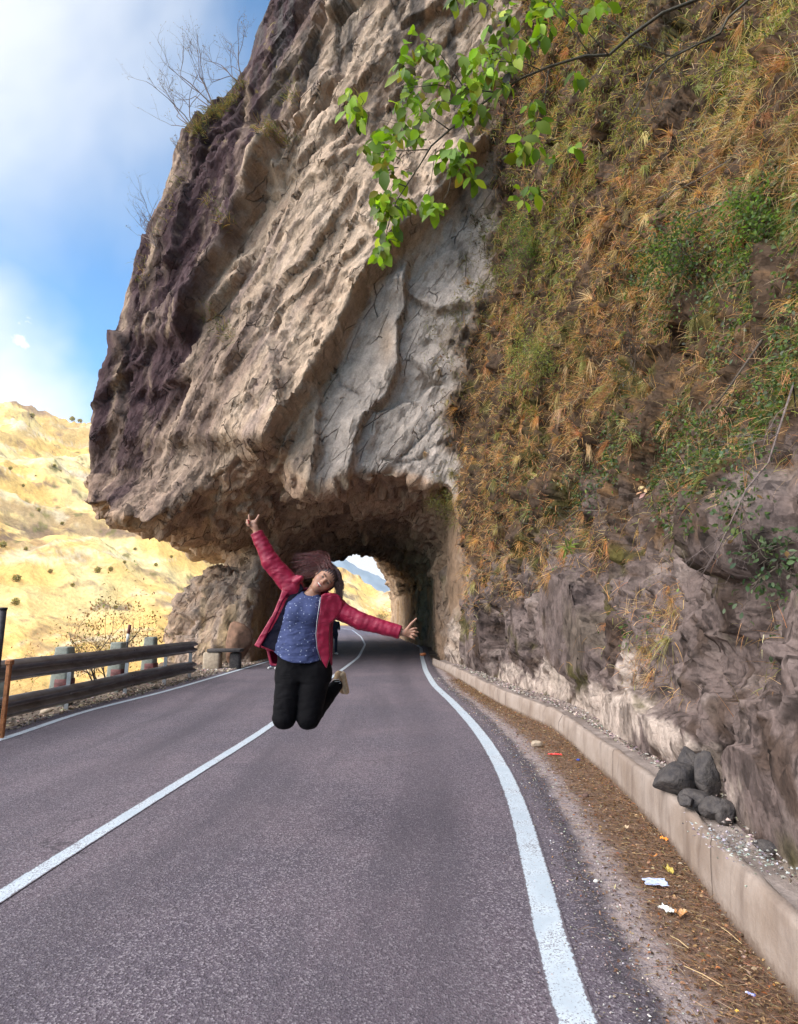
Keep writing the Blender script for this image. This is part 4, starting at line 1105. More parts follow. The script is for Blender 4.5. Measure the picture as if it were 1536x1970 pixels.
def bush(name, label, cat, loc, d, ln, r, depth, seed, leaf=None, group=None, twig=None, **kw):
    rn = random.Random(seed); root = empty(name, loc); tag(root, label, cat, group)
    mb = MB(); tips = []
    stems = kw.pop('stems', 3); fan = kw.pop('fan', .35)
    for s in range(stems):
        grow(mb, tips, Vector(loc) + Vector((rn.gauss(0, .02), rn.gauss(0, .02), -.02)), (Vector(d) + Vector((rn.gauss(0, fan), rn.gauss(0, fan), rn.gauss(0, fan)))).normalized(), ln * rn.uniform(.75, 1.15), r, depth, rn, **kw)
    mb.build('stems', twig or MTWIG, root)
    if leaf:
        tp = [t for t in tips if t[2] <= 1]
        v, f_, c_ = leafcloud(tp, leaf['n'], leaf['spread'], leaf['Ln'], leaf['wr'], leaf['cols'], leaf['wts'], seed, leaf.get('droop', .3))
        o = mesh('foliage', v, f_, leaf.get('mat', MLEAF), col=c_); hang(o, root)
    return root
# bare shrubs on the skyline of the overhang
fV = V2[ARU[0]]; aPX, aPY = project(fV[:, 0], fV[:, 1], fV[:, 2])
def on_arch(px, py, rad=12):
    d = np.hypot(aPX - px, aPY - py); m = np.nonzero(d < rad)[0]
    while len(m) == 0: rad *= 1.6; m = np.nonzero(d < rad)[0]
    return Vector(fV[m[np.argmin(fV[m, 1])]])
def sdir(dx, dy): return Vector((dx, 0, -dy)).normalized()
BB = [((410, 215), (-95, -120), 1.9, 4, 'tall bare shrub leaning left from the shoulder of the overhang, the largest on the skyline'),
      ((368, 250), (-75, -100), 1.5, 4, 'bare thin shrub leaning left just below the tallest one on the rock skyline'),
      ((458, 165), (-60, -80), 1.3, 4, 'bare shrub with upright fine twigs, highest on the rock skyline'),
      ((350, 318), (-30, -40), .6, 3, 'small sparse shrub on the rock edge below the taller bare shrubs'),
      ((292, 482), (-35, -60), 1.0, 4, 'lowest bare shrub on the left edge of the overhang')]
for k, ((bx, by), dr, ln, dp, lab) in enumerate(BB):
    p = on_arch(bx, by); 
    bush('bare_shrub', lab, 'shrub', p, sdir(*dr), ln, .017 * (ln ** .5), dp, 40 + k, group='bare shrubs on the rock skyline', stems=4 if k < 3 else 5, fan=.22, spread=.42, up=.25, wig=.12, kids=(2, 3), ratio=.66,
         leaf=dict(n=140 if k != 4 else 60, spread=.03, Ln=(.03, .06), wr=.5, cols=[(.20, .14, .10), (.28, .20, .12)], wts=[1, 1], mat=MDRY))
# grass tufts along the skyline ledge
r_ = np.random.default_rng(77); tP = []
for (x0, y0), (x1, y1), m_ in [((372, 252), (400, 228), 320), ((400, 228), (455, 172), 700), ((350, 320), (300, 445), 120), ((280, 480), (262, 540), 60), ((500, 235), (545, 270), 260), ((540, 170), (560, 200), 90), ((405, 600), (440, 650), 160), ((395, 380), (440, 440), 140)]:
    ctr = [on_arch(x0 + (x1 - x0) * t, y0 + (y1 - y0) * t) for t in np.linspace(0, 1, 6)]
    ctr = np.array([list(c_) for c_ in ctr]); j = r_.integers(0, 6, m_); tP.append(ctr[j] + r_.normal(size=(m_, 3)) * np.array([.14, .1, .12]))
tP = np.concatenate(tP); n = len(tP)
v, f_, c_ = blades(tP, unit(r_.normal(size=(n, 3)) * .5 + np.array([-.35, -.4, .6])), r_.uniform(.12, .4, n), np.full(n, .018), r_.uniform(.05, .5, n), palette(n, [(.19, .17, .05), (.33, .23, .09), (.10, .12, .03), (.22, .12, .05)], [3, 2, 2, 2], .25, 9))
tag(mesh('grass_tufts', v, f_, MGRASS, col=c_), 'tufts of dry grass growing on ledges of the overhanging rock', kind='stuff')

# shrubs growing from the cliff
GRN = [(.10, .16, .03), (.15, .22, .04), (.07, .11, .025)]
OLV = [(.20, .22, .06), (.28, .28, .08), (.13, .15, .04)]
CS = [((1005, 470), 'feathery bright green shrub high on the cliff where it meets the pale rock', GRN, .55, 3600, (.03, .08), .22, 3, (-.3, -.3, -.2), .16),
      ((1045, 690), 'light yellow-green shrub in the middle of the vegetated cliff', OLV, .5, 2600, (.03, .06), .35, 3, (-.2, -.5, -.6), .13),
      ((895, 800), 'wispy olive shrub hanging over the edge of the pale rock above the tunnel', [(.13, .13, .05), (.20, .19, .08), (.16, .10, .05)], .8, 3200, (.03, .07), .28, 3, (-.7, -.4, -.15), .2),
      ((1330, 510), 'dark green leafy bush in the upper right of the cliff', [(.06, .10, .03), (.12, .18, .04), (.05, .07, .03)], .38, 1500, (.03, .055), .6, 3, (-.5, -.4, -.3), .11),
      ((1470, 455), 'broad green leafy bush at the right edge of the cliff', [(.07, .12, .03), (.14, .21, .04)], .34, 1500, (.03, .055), .6, 3, (-.5, -.4, -.2), .11),
      ((1215, 690), 'rust-brown twiggy shrub among the orange grass', [(.30, .13, .05), (.20, .09, .04)], .42, 600, (.02, .04), .5, 3, (-.5, -.4, .1), .12),
      ((1500, 1085), 'small dark green plant on the grey rock at the right edge', [(.06, .10, .05), (.10, .14, .07)], .2, 260, (.03, .05), .55, 2, (-.6, -.3, .2), .06),
      ((855, 955), 'yellow-green plant hanging from the roof edge at the right of the tunnel mouth', [(.24, .22, .05), (.15, .15, .04)], .4, 900, (.03, .07), .35, 3, (-.5, -.5, -.8), .1)]
for k, ((bx, by), lab, cols, ln, nl, Ls, wr, dp, dr, spd) in enumerate(CS):
    p, nn = on_cliff(bx, by) if bx > 905 else (on_arch(bx, by), Vector((0, -1, 0)))
    bush('cliff_shrub', lab, 'shrub', p, dr, ln, .007, dp, 80 + k, stems=6, fan=.55, spread=.6, up=-.05, ratio=.7, twig=MBARK, leaf=dict(n=nl, spread=spd, Ln=Ls, wr=wr, cols=cols, wts=[1] * len(cols), droop=.4))
# bright little plant with lance-shaped leaves
p, nn = on_cliff(1098, 1046); root = empty('leafy_plant', p); tag(root, 'small plant with a rosette of long bright yellow-green leaves on the lower cliff', 'plant')
r_ = np.random.default_rng(4); n = 16; D_ = unit(r_.normal(size=(n, 3)) * np.array([.9, .4, .6]) + np.array([0, -.5, .1])); b0 = np.tile(np.array(p + nn * .12), (n, 1)) + r_.normal(size=(n, 3)) * .02
v, f_, c_ = leaves(b0, D_, unit(r_.normal(size=(n, 3)) * .3 + np.array([0, -.6, .8])), r_.uniform(.13, .22, n), np.full(n, .035), palette(n, [(.26, .33, .07), (.17, .24, .05)], [1, 1], .15, 4))
hang(mesh('leaves', v, f_, MLEAF, col=c_), root); MB().tube([p - nn * .05, p + nn * .06, p + nn * .13], [.008, .006, .004]).build('stem', MBARK, root)
# dry hanging sprig with one green, one pink leaf
p, nn = on_cliff(1236, 955); root = empty('hanging_sprig', p); tag(root, 'dangling twig with pale, pink and green withered leaves on the right cliff', 'twig')
q0 = p + nn * .12
MB().tube([p - nn * .05 + Vector((.12, 0, .06)), q0, q0 + Vector((-.35, -.02, -.03)), q0 + Vector((-.62, 0, -.12))], [.007, .006, .004, .003]).build('twig', MBARK, root)
n = 9; b0 = np.tile(np.array(q0 + Vector((0, -.02, .0))), (n, 1)) + r_.normal(size=(n, 3)) * np.array([.035, .02, .05])
v, f_, c_ = leaves(b0, unit(r_.normal(size=(n, 3)) * .6 + np.array([0, -.2, -.6])), unit(r_.normal(size=(n, 3)) * .4 + np.array([-.2, -1, .3])), r_.uniform(.06, .12, n), r_.uniform(.04, .055, n), palette(n, [(.20, .28, .10), (.62, .42, .38), (.55, .34, .2), (.14, .20, .10)], [2, 1.4, 1.2, 2], .1, 6))
hang(mesh('leaves', v, f_, MDRY, col=c_), root)
# long bare branches lying over the grass
BR = [([(1420, 395), (1340, 420), (1290, 455), (1225, 480), (1170, 505)], .012, 'long dark bare branch lying across the orange grass, the uppermost of two'),
      ([(1400, 300), (1345, 350), (1300, 375), (1210, 408)], .010, 'dark bare branch over the olive grass near the top of the cliff'),
      ([(1190, 975), (1120, 985), (1075, 1000), (1010, 1012), (965, 1018)], .010, 'thin dark branch spreading left over the lower edge of the vegetation'),
      ([(1180, 1010), (1120, 1035), (1040, 1065), (990, 1095)], .009, 'fan of bare brown twigs just above the bare rock'),
      ([(1460, 660), (1440, 740), (1400, 790)], .012, 'short dark curved stem at the right of the cliff'),
      ([(1536, 780), (1490, 880), (1445, 960), (1410, 1030), (1370, 1080)], .007, 'pale bare vine hanging at the right of the cliff')]
for k, (pp, r0, lab) in enumerate(BR):
    w = [on_cliff(*q)[0] + on_cliff(*q)[1] * .14 for q in pp]; rn = random.Random(k)
    base = w[0] - on_cliff(*pp[0])[1] * .3
    root = empty('bare_branch', base); tag(root, lab, 'branch', 'bare branches on the cliff')
    mb = MB(); mb.tube([base] + w, [r0] * 2 + [r0 * (1 - .7 * j / len(w)) for j in range(1, len(w))], 5); tips = []
    if k != 4:
        for j in range(1, len(w)):
            for _ in range(3):
                t = rn.random(); grow(mb, tips, w[j - 1].lerp(w[j], t), ((w[j] - w[j - 1]).normalized() + Vector((rn.gauss(0, .5), rn.gauss(0, .3), rn.gauss(0, .5)))).normalized(), .28, r0 * .4, 2, rn, spread=.4, up=0, seg=3)
    mb.build('stems', MBARK if k != 5 else MTWIG, root)

# ------------------------------------------------------------------ the leafy branch reaching in from the upper right
BY = 3.6
def bp(x, y, dy=0): return at(x, y, BY + dy)
root = empty('leafy_branch', bp(1640, -180, .6)); tag(root, 'dark branch with bright green leaves reaching in from the upper right', 'tree branch')
mb = MB()
limb = [(1640, -180, .6), (1480, -70, .35), (1340, 0, .1), (1274, 26, .05), (1212, 70, 0), (1172, 106, 0), (1124, 108, 0), (1058, 128, 0), (1005, 150, 0), (948, 185, 0), (918, 207, 0), (865, 250, 0), (830, 281, .02), (809, 316, .03), (781, 359, .04), (763, 387, .04), (745, 443, .04), (733, 480, .04)]
mb.tube([bp(*q) for q in limb], [.018, .016, .0135, .0125, .0115, .0105, .0095, .0085, .0078, .0072, .0078, .0068, .006, .005, .004, .003, .0024, .0015], 7)
TW = [[(1172, 106), (1120, 50), (1075, 10), (1040, -30)], [(1136, 106), (1100, 56), (1056, 0), (1030, -40)], [(958, 178), (890, 170), (840, 163), (770, 171)], [(918, 207), (890, 190), (850, 195), (835, 220)], [(890, 165), (865, 127), (837, 90), (820, 80)],
      [(823, 288), (790, 289), (752, 290)], [(865, 250), (830, 225), (812, 205)], [(838, 290), (830, 345), (818, 372)], [(870, 335), (862, 370), (852, 388)], [(1055, 136), (1050, 180), (1036, 230), (1010, 280), (1000, 300)],
      [(1040, 135), (1010, 122), (960, 118), (930, 110)], [(781, 359), (760, 350), (748, 370)], [(763, 387), (750, 420), (738, 470)], [(745, 300), (735, 280), (700, 290)], [(690, 215), (700, 195), (690, 180)], [(1000, 60), (985, 75), (960, 100), (930, 108)],
      [(1172, 106), (1150, 140), (1120, 170), (1098, 190)], [(1040, 300), (1030, 340), (1012, 375)], [(1075, 10), (1040, 20), (1010, 60)]]
for t in TW: mb.tube([bp(x, y, random.uniform(-.05, .05)) for x, y in t], [.0045] + [.003] * (len(t) - 2) + [.0015], 4)
mb.tube([bp(700, 300, .03), bp(745, 292, .03)], .0015, 4); mb.tube([bp(690, 200, .05), bp(730, 230, .03), bp(770, 240, .02)], .0014, 4)
mb.build('wood', simple('green_bark', (.06, .052, .035), .8, .4, 60, bmp=.3, bd=.002), root)
CLU = [(800, 85, 26, 10), (815, 110, 22, 9), (835, 95, 14, 5), (775, 130, 24, 14), (775, 155, 24, 12), (800, 175, 24, 10), (850, 130, 18, 8), (855, 165, 20, 7), (780, 205, 22, 12), (800, 190, 18, 6), (810, 225, 22, 9), (780, 245, 20, 9), (765, 270, 18, 9), (800, 270, 18, 7), (835, 200, 18, 6),
       (750, 305, 18, 9), (745, 330, 18, 10), (770, 345, 12, 6), (738, 385, 24, 13), (735, 405, 22, 12), (760, 400, 24, 13), (780, 395, 14, 7), (755, 430, 18, 10), (742, 462, 14, 9), (728, 490, 14, 9), (735, 500, 10, 4),
       (680, 185, 14, 6), (678, 215, 20, 9), (695, 235, 14, 5), (735, 255, 12, 4), (722, 275, 16, 5), (700, 285, 12, 4), (718, 300, 12, 3), (875, 290, 24, 13), (865, 315, 24, 12), (895, 310, 22, 11), (885, 335, 16, 7), (910, 345, 14, 5), (830, 400, 26, 13), (842, 405, 18, 8),
       (930, 100, 20, 10), (955, 110, 24, 13), (975, 75, 20, 9), (985, 120, 22, 11), (925, 140, 24, 14), (950, 145, 20, 9), (905, 165, 22, 12), (935, 170, 18, 9), (970, 165, 22, 10), (1010, 85, 20, 9), (1035, 40, 26, 12), (1048, 70, 22, 9), (1040, 15, 26, 12), (1075, 10, 24, 9), (990, 30, 20, 6), (880, 10, 22, 7), (925, 5, 20, 5), (965, 30, 16, 5),
       (1028, 210, 16, 7), (1030, 245, 18, 8), (1003, 280, 18, 9), (1000, 305, 16, 7), (1030, 290, 16, 6), (1010, 380, 22, 8), (1030, 370, 14, 5), (1110, 150, 16, 5), (1060, 305, 12, 3), (905, 195, 22, 12), (925, 215, 20, 9), (890, 230, 20, 9), (1100, 285, 14, 4), (1110, 40, 24, 6), (1150, 10, 24, 7), (900, 120, 18, 7), (950, 60, 18, 5)]
P_, D_, Nn = [], [], []; r_ = np.random.default_rng(19)
for (cx_, cy_, rad_, k) in CLU:
    for _ in range(int(k * 1.35)):
        a_ = r_.uniform(0, 2 * math.pi); rr2 = rad_ * .75 * math.sqrt(r_.random())
        P_.append(list(bp(cx_ + rr2 * math.cos(a_), cy_ + rr2 * math.sin(a_) - 8, r_.normal() * .06)))
        D_.append([r_.normal() * .55 + .3 * math.cos(a_), r_.normal() * .35, -.75 + r_.normal() * .4]); Nn.append([r_.normal() * .6, -1.0, .45 + r_.normal() * .5])
P_ = np.array(P_); D_ = unit(np.array(D_)); Nn = unit(np.array(Nn)); n = len(P_); l_ = np.clip(r_.normal(.088, .026, n), .035, .14)
v, f_, c_ = leaves(P_, D_, Nn, l_, l_ * r_.uniform(.5, .68, n), palette(n, [(.16, .26, .012), (.23, .36, .015), (.09, .15, .012), (.33, .42, .03), (.24, .20, .03)], [5, 4, 4, 2, 1], .3, 12))
hang(mesh('leaves', v, f_, MLEAF, col=c_), root)
# second, bare limb behind it
root = empty('bare_limb', bp(1560, -120, .9)); tag(root, 'thin leafless limb crossing the top right corner behind the green branch', 'tree branch')
mb = MB(); rn = random.Random(3); tips = []
lm = [bp(1560, -120, .9), bp(1440, 0, .5), bp(1400, 35, .45), bp(1385, 65, .4), bp(1330, 92, .4), bp(1290, 112, .4), bp(1255, 140, .4), bp(1240, 180, .45), bp(1205, 240, .5), bp(1190, 300, .5)]
mb.tube(lm, [.012, .011, .01, .009, .008, .007, .006, .005, .003, .002], 5)
lm2 = [bp(1370, 75, .4), bp(1290, 108, .4), bp(1230, 85, .4), bp(1190, 50, .4), bp(1140, 20, .4), bp(1080, 0, .4)]
mb.tube(lm2, [.006, .005, .0045, .004, .003, .002], 5)
for w in (lm[2:], lm2):
    for j in range(1, len(w)):
        for _ in range(2): grow(mb, tips, w[j - 1].lerp(w[j], rn.random()), ((w[j] - w[j - 1]).normalized() + Vector((rn.gauss(0, .7), rn.gauss(0, .3), rn.gauss(0, .7)))).normalized(), .3, .0028, 2, rn, spread=.45, up=0, seg=3)
mb.build('wood', MT['green_bark'], root)

# autumn shrub beyond the guardrail
p = Vector((-7.25, 15.4, -.55))
bush('autumn_shrub', 'spreading thin shrub with small orange leaves behind the guardrail', 'shrub', p, (-.1, 0, 1), 1.15, .022, 5, 7, stems=6, fan=.5, spread=.55, up=.05, ratio=.74, twig=MBARK, wig=.2,
     leaf=dict(n=1500, spread=.07, Ln=(.045, .09), wr=.55, cols=[(.34, .17, .06), (.42, .26, .08), (.25, .26, .08), (.25, .12, .06)], wts=[3, 3, 1.5, 2], mat=MDRY))
# small tree at the far mouth of the tunnel
p = ground(728, 1208); p.z = -.1
bush('young_tree', 'small thin tree standing in the light at the far end of the tunnel', 'tree', p + Vector((0, 6, 0)), (0, 0, 1), 1.6, .05, 4, 17, stems=2, fan=.3, spread=.5, up=.2, twig=MBARK,
     leaf=dict(n=500, spread=.2, Ln=(.12, .22), wr=.55, cols=[(.20, .19, .07), (.30, .20, .09)], wts=[1, 1], mat=MDRY))
# scrub on the far hillside, one tree at a time
tw = MB(); _rt = random.Random(9)
TPX = [(_rt.uniform(0, 440), _rt.uniform(830, 1200), _rt.uniform(1.5, 4)) for _ in range(12)] + [(188, 1103, 5.0), (213, 1100, 4.0), (97, 1105, 3.5), (32, 1120, 5.5), (30, 1165, 5), (140, 1130, 3), (6, 1055, 5), (62, 805, 8), (140, 800, 9), (155, 803, 8), (240, 1085, 3), (120, 1010, 3.4), (50, 1060, 3), (260, 1060, 3), (300, 1090, 3.4), (75, 985, 3.5), (20, 905, 4), (105, 900, 4), (330, 1075, 3)]
tmat = attrmat('far_foliage', nscale=(.6, 2), var=.5, bs=0)
tz_i = {}
for k, (bx, by, s) in enumerate(TPX):
    d = pxdir(bx, by); a_ = math.degrees(math.atan2(d.x, d.y)); rs = np.linspace(120, 760, 1200); X_, Y_, Z_ = terrain(np.full(1200, a_), rs)
    el_ = (Z_ - CAMZ) / rs; te = d.z / math.hypot(d.x, d.y); hit = np.nonzero(el_ > te)[0]; h_ = hit[0] if len(hit) else int(np.argmax(el_))
    loc = Vector((X_[h_], Y_[h_], Z_[h_])); root = empty('hillside_tree', loc)
    tag(root, 'small rounded tree dotted on the distant yellow hillside', 'tree', 'small trees on the far hillside')
    s = s * .20; rq = np.random.default_rng(k); n = 260; u_ = unit(rq.normal(size=(n, 3))) * (rq.random((n, 1)) ** .4) * np.array([s, s, s * .9]) + np.array([0, 0, s * 1.2])
    v, f_, c_ = leaves(u_, unit(rq.normal(size=(n, 3))), unit(rq.normal(size=(n, 3))), np.full(n, s * .45), np.full(n, s * .35), palette(n, [(.34, .27, .10), (.38, .28, .12), (.27, .23, .09)], [1, 1, 1], .2, k))
    o = mesh('crown', v, f_, MT['green_leaf'], col=c_); o.parent = root
    mbt = MB().tube([(0, 0, -.6), (.05, 0, s * .7), (0, .1, s * 1.3)], [s * .1, s * .07, s * .03], 5).build('trunk', MBARK); mbt.parent = root
print('plants done', round(time.time() - T0, 1))
# ------------------------------------------------------------------ guardrail
m, nt, b = newmat('galvanised_steel')
f = noise(nt, 3, 6, .6); f2 = noise(nt, 25, 4, .6)
cbase = MIX(nt, SM(nt, f, .35, .7), (.30, .30, .32), (.19, .185, .19))
cbase = MIX(nt, M_(nt, 'MULTIPLY', SM(nt, f2, .6, .8), .3), cbase, (.20, .15, .12))
L(nt, cbase, b.inputs['Base Color']); b.inputs['Metallic'].default_value = .8; b.inputs['Roughness'].default_value = .36; bump(nt, b, f, .15, .004)
MRUST = simple('rusty_steel', (.33, .13, .05), .75, .35, 25, bmp=.3)
MDARKM = simple('dark_steel', (.05, .045, .05), .6, .3, 20, metallic=.3)
def gx_(y): return np.interp(y, [-10, 8.2, 13, 15.9, 16.6], [-5.62, -5.56, -5.52, -5.44, -5.30])
rail = empty('guardrail', (float(gx_(9)), 9, 0)); tag(rail, 'long grey steel guardrail with two corrugated beams along the left road edge', 'guardrail')
PROF = [(-.02, 0), (.0, .012), (.075, .05), (.088, .075), (.075, .10), (-.015, .14), (-.015, .165), (.075, .205), (.088, .23), (.075, .255), (.0, .293), (-.02, .305)]
def beam(y0, y1, z0, dx=0.0):
    y = np.arange(y0, y1 + .01, .2); x = gx_(y) + dx; Vb = []
    end = np.clip((y - 15.4) / 1.2, 0, 1)
    sh = z0 + .012 * pn(y * .6, 0 * y + z0 * 9, 0 * y, 3)
    for s, th in ((1, 0), (-1, -.006)):
        for (d, z) in (PROF if s == 1 else PROF[::-1]):
            Vb.append(np.stack([x + d + th, y, sh + z * (1 - .1 * end)], 1))
    Vb = np.stack(Vb, 1); k = Vb.shape[1]; Vf = Vb.reshape(-1, 3); n = len(y)
    q = [(i * k + j, i * k + (j + 1) % k, (i + 1) * k + (j + 1) % k, (i + 1) * k + j) for i in range(n - 1) for j in range(k)]
    o = mesh('beam', Vf, np.array(q), MT['galvanised_steel'])
    o.data.flip_normals()
    hang(o, rail)
    return o
for (a_, b_) in ((-6, 0.1), (-.1, 4.3), (4.1, 8.5), (8.3, 12.75), (12.55, 16.3)):
    up = .003 if a_ in (-.1, 8.3) else 0
    beam(a_, b_, .615, up); beam(a_, b_, .10, up)
for py_ in (-3, 0, 2.05, 4.2, 6.3, 8.4, 10.5, 12.65, 14.6, 16.1):
    h_ = .96
    mb = MB(); x = float(gx_(py_)) - .07
    mb.box((x, py_, h_ / 2 - .1), (.02, .11, h_)); mb.box((x + .03, py_ - .05, h_ / 2 - .1), (.06, .012, h_)); mb.box((x - .03, py_ + .05, h_ / 2 - .1), (.06, .012, h_))
    for zz in (.77, .25): mb.box((x + .04, py_, zz), (.06, .09, .18))
    hang(mb.build('post', MT['galvanised_steel'], None, False), rail)
for py_ in (0, 4.2, 8.4, 12.65):
    for zz in (.67, .86, .16, .35):
        for dy in (-.06, .06): MB().tube([(float(gx_(py_)) + .02, py_ + dy, zz), (float(gx_(py_)) + .09, py_ + dy, zz)], .011, 6).build('bolt', MDARKM, rail, False)
# guard stones behind the rail
m, nt, b = newmat('painted_stone')
f = noise(nt, 9, 6, .65); f2 = noise(nt, 50, 4, .6)
L(nt, MIX(nt, SM(nt, f, .4, .7), (.24, .25, .21), (.14, .135, .11)), b.inputs['Base Color']); b.inputs['Roughness'].default_value = .9; bump(nt, b, f2, .4, .01)
MREDP = simple('faded_red_paint', (.13, .04, .036), .7, .4, 14)
STL = ['squat pale green concrete guard stone behind the rail, nearest of the row', 'pale green guard stone in the middle of the row behind the rail', 'guard stone farthest along behind the rail beside the boulder']
proto = None
for k, (Yv, top) in enumerate(((11.1, 1.0), (13.2, 1.0), (14.9, 1.06))):
    Xv = -6.05
    root = empty('guard_stone', (Xv, Yv, 0)); tag(root, STL[k], 'guard stone', 'guard stones behind the rail')
    mb = MB(); mb.box((Xv, Yv, top / 2 - .05), (.24, .26, top + .1), bev=.03, seg=2)
    for vv in range(len(mb.v)):
        x_, y_, z_ = mb.v[vv]; s = 1 + .35 * (1 - z_ / top); mb.v[vv] = (Xv + (x_ - Xv) * s, Yv + (y_ - Yv) * s, z_)
    mb.build('block', MT['painted_stone'], root)
    mb = MB(); mb.box((Xv + .06, Yv - .02, .34), (.22, .30, .20), bev=.01); mb.build('red_band', MREDP, root)
# red and white marker pole, rusty post, tall dark post, railing piece
p = (-6.2, 13.9, 0); root = empty('marker_pole', p); tag(root, 'slim marker pole with red top and white band behind the guardrail', 'marker pole')
MWH = simple('white_paint', (.62, .60, .56), .6, .15, 20)
MB().tube([(p[0], p[1], -.1), (p[0] + .02, p[1], .98)], .03, 8).build('shaft', MDARKM, root); MB().tube([(p[0] + .02, p[1], .98), (p[0] + .035, p[1], 1.16)], .035, 8).build('white_band', MWH, root); MB().tube([(p[0] + .035, p[1], 1.16), (p[0] + .05, p[1], 1.36)], .038, 8).build('red_band', MREDP, root)
tag(MB().tube([(-6.35, 15.3, -.2), (-6.33, 15.3, .6), (-6.30, 15.3, 1.3)], [.012, .01, .007], 5).build('thin_stake', MRUST), 'thin brown stake standing behind the far end of the guardrail', 'stake')
q = at(14, 1320, 8.0)
root = empty('rusty_post', (q.x, 8.0, 0)); tag(root, 'short rusty orange post standing at the left end of the visible guardrail', 'post')
MB().box((q.x, 8.0, .42), (.055, .05, 1.0), bev=.008).build('shaft', MRUST, root, False); MB().box((q.x, 8.0, .94), (.09, .08, .07), bev=.015).build('cap', MRUST, root, False)
q = at(-3, 1250, 8.3)
root = empty('sign_post', (q.x, 8.3, 0)); tag(root, 'tall dark steel post cut by the left edge of the picture', 'post')
MB().tube([(q.x, 8.3, -.1), (q.x, 8.3, 1.62)], .05, 10).build('shaft', MDARKM, root); MB().tube([(q.x, 8.3, 1.62), (q.x, 8.3, 1.65)], .058, 10).build('cap', MDARKM, root)
root = empty('railing', (-6.3, 8.6, 0)); tag(root, 'small dark railing of upright bars behind the guardrail on the far left', 'railing')
mb = MB(); 
for zz in (.25, .72): mb.box((-6.3, 8.9, zz), (.03, 1.3, .035))
mb.build('rail', MDARKM, root, False)
for k in range(8): MB().tube([(-6.3, 8.3 + k * .17, .1), (-6.3, 8.3 + k * .17, .74)], .011, 6).build('bar', MDARKM, root)
q = at(52, 1325, 8.6); root = empty('broken_stone', (-6.0, 8.9, 0)); tag(root, 'pointed grey stone leaning behind the guardrail beside the railing', 'stone')
mb = MB(); mb.tube([(-6.0, 9.35, -.1), (-6.02, 9.34, .35), (-5.99, 9.33, .72)], [.11, .085, .02], 6); o = mb.build('stone', MT['painted_stone'], None, False); bpy.data.objects.remove(root); o.name = 'broken_stone'; tag(o, 'pointed grey stone leaning behind the guardrail beside the railing', 'stone')

# ------------------------------------------------------------------ stones and boulders
def boulder(name, label, cat, c, rad, seed, mat, rz=0, group=None, sub=4, rough=.22, tilt=0):
    bm = bmesh.new(); bmesh.ops.create_icosphere(bm, subdivisions=sub, radius=1)
    P_ = np.array([v.co[:] for v in bm.verts])
    rq_ = np.random.default_rng(seed); Nk = unit(rq_.normal(size=(15, 3))); dk_ = rq_.uniform(.72, 1.0, 15); dt = P_ @ Nk.T
    s = np.full(len(P_), 1.12)
    for k_ in range(15): s = smin(s, np.where(dt[:, k_] > .05, dk_[k_] / np.maximum(dt[:, k_], .05), 9.0), .018)
    s = s + rough * .12 * fbm(P_[:, 0] * 3 + seed, P_[:, 1] * 3, P_[:, 2] * 3, 3, seed); P_ = P_ * s[:, None] * np.array(rad)
    m_ = Matrix.Rotation(rz, 3, 'Z') @ Matrix.Rotation(tilt, 3, 'Y')
    for v, q in zip(bm.verts, P_): v.co = m_ @ Vector(q)
    me = bpy.data.meshes.new(name); bm.to_mesh(me); bm.free(); me.materials.append(mat)
    me.polygons.foreach_set('use_smooth', [True] * len(me.polygons))
    o = bpy.data.objects.new(name, me); o.location = c; COL.objects.link(o); tag(o, label, cat, group)
    return o
MDST = simple('dark_stone', (.030, .026, .027), .85, .35, 18, bmp=.9, bd=.02, c2=(.085, .072, .066))
MPST = simple('pale_stone', (.42, .33, .24), .9, .2, 12, bmp=.5, bd=.01)
MBST = simple('brown_stone', (.12, .07, .055), .9, .3, 20, bmp=.4, bd=.005)
def gz(px, py, z, dz=0): v = ground(px, py, z); v.z += dz; return v
NB = [((1296, 1520), .32, (.17, .14, .11), 'large rounded dark boulder at the front left of the hollow in the cliff foot', .1),
      ((1352, 1520), .34, (.09, .10, .16), 'upright dark boulder with a pale streak at the back of the hollow', .1),
      ((1322, 1498), .38, (.09, .09, .12), 'grey brown stone wedged at the top of the pile in the hollow', .2),
      ((1335, 1552), .32, (.11, .10, .075), 'low dark stone in the middle of the pile in the hollow', .0),
      ((1362, 1568), .32, (.095, .08, .06), 'flat-faced grey stone lying in front of the hollow', .1),
      ((1389, 1574), .32, (.05, .07, .075), 'narrow bluish stone beside the flat-faced one at the hollow', .0),
      ((1466, 1632), .33, (.065, .05, .025), 'flat dark grey stone alone on the rubble strip at the right', .0),
      ((1312, 1546), .36, (.05, .05, .035), 'small reddish stone tucked under the large dark boulder', .0)]
for k, ((bx, by), z, rad, lab, up) in enumerate(NB):
    c_ = gz(bx, by, z); c_.z = z + rad[2] * .40 + up * .2; c_.x += .03
    boulder('boulder' if max(rad) > .12 else 'stone', lab, 'boulder' if max(rad) > .12 else 'stone', c_, rad, 20 + k, MDST, rz=k, group='dark stones in and beside the hollow')
boulder('stone', 'pale flat-topped stone lying on the road edge by the worn line', 'stone', gz(1033, 1437, 0, .035), (.085, .05, .04), 3, MPST, .4, group='loose stones on the verge', sub=3)
boulder('stone', 'brown stone on the dusty verge below the pale stone', 'stone', gz(1127, 1536, 0, .02), (.03, .03, .025), 4, MBST, .4, group='loose stones on the verge', sub=3)
boulder('stone', 'white chip of stone on the asphalt beside the dusty strip', 'stone', gz(1147, 1698, 0, .008), (.018, .012, .01), 5, MWH, .4, group='loose stones on the verge', sub=2)
boulder('stone', 'pale stone lying under the guardrail on the left verge', 'stone', gz(88, 1372, 0, .04), (.09, .06, .05), 6, MPST, .2, group='loose stones on the verge', sub=3)
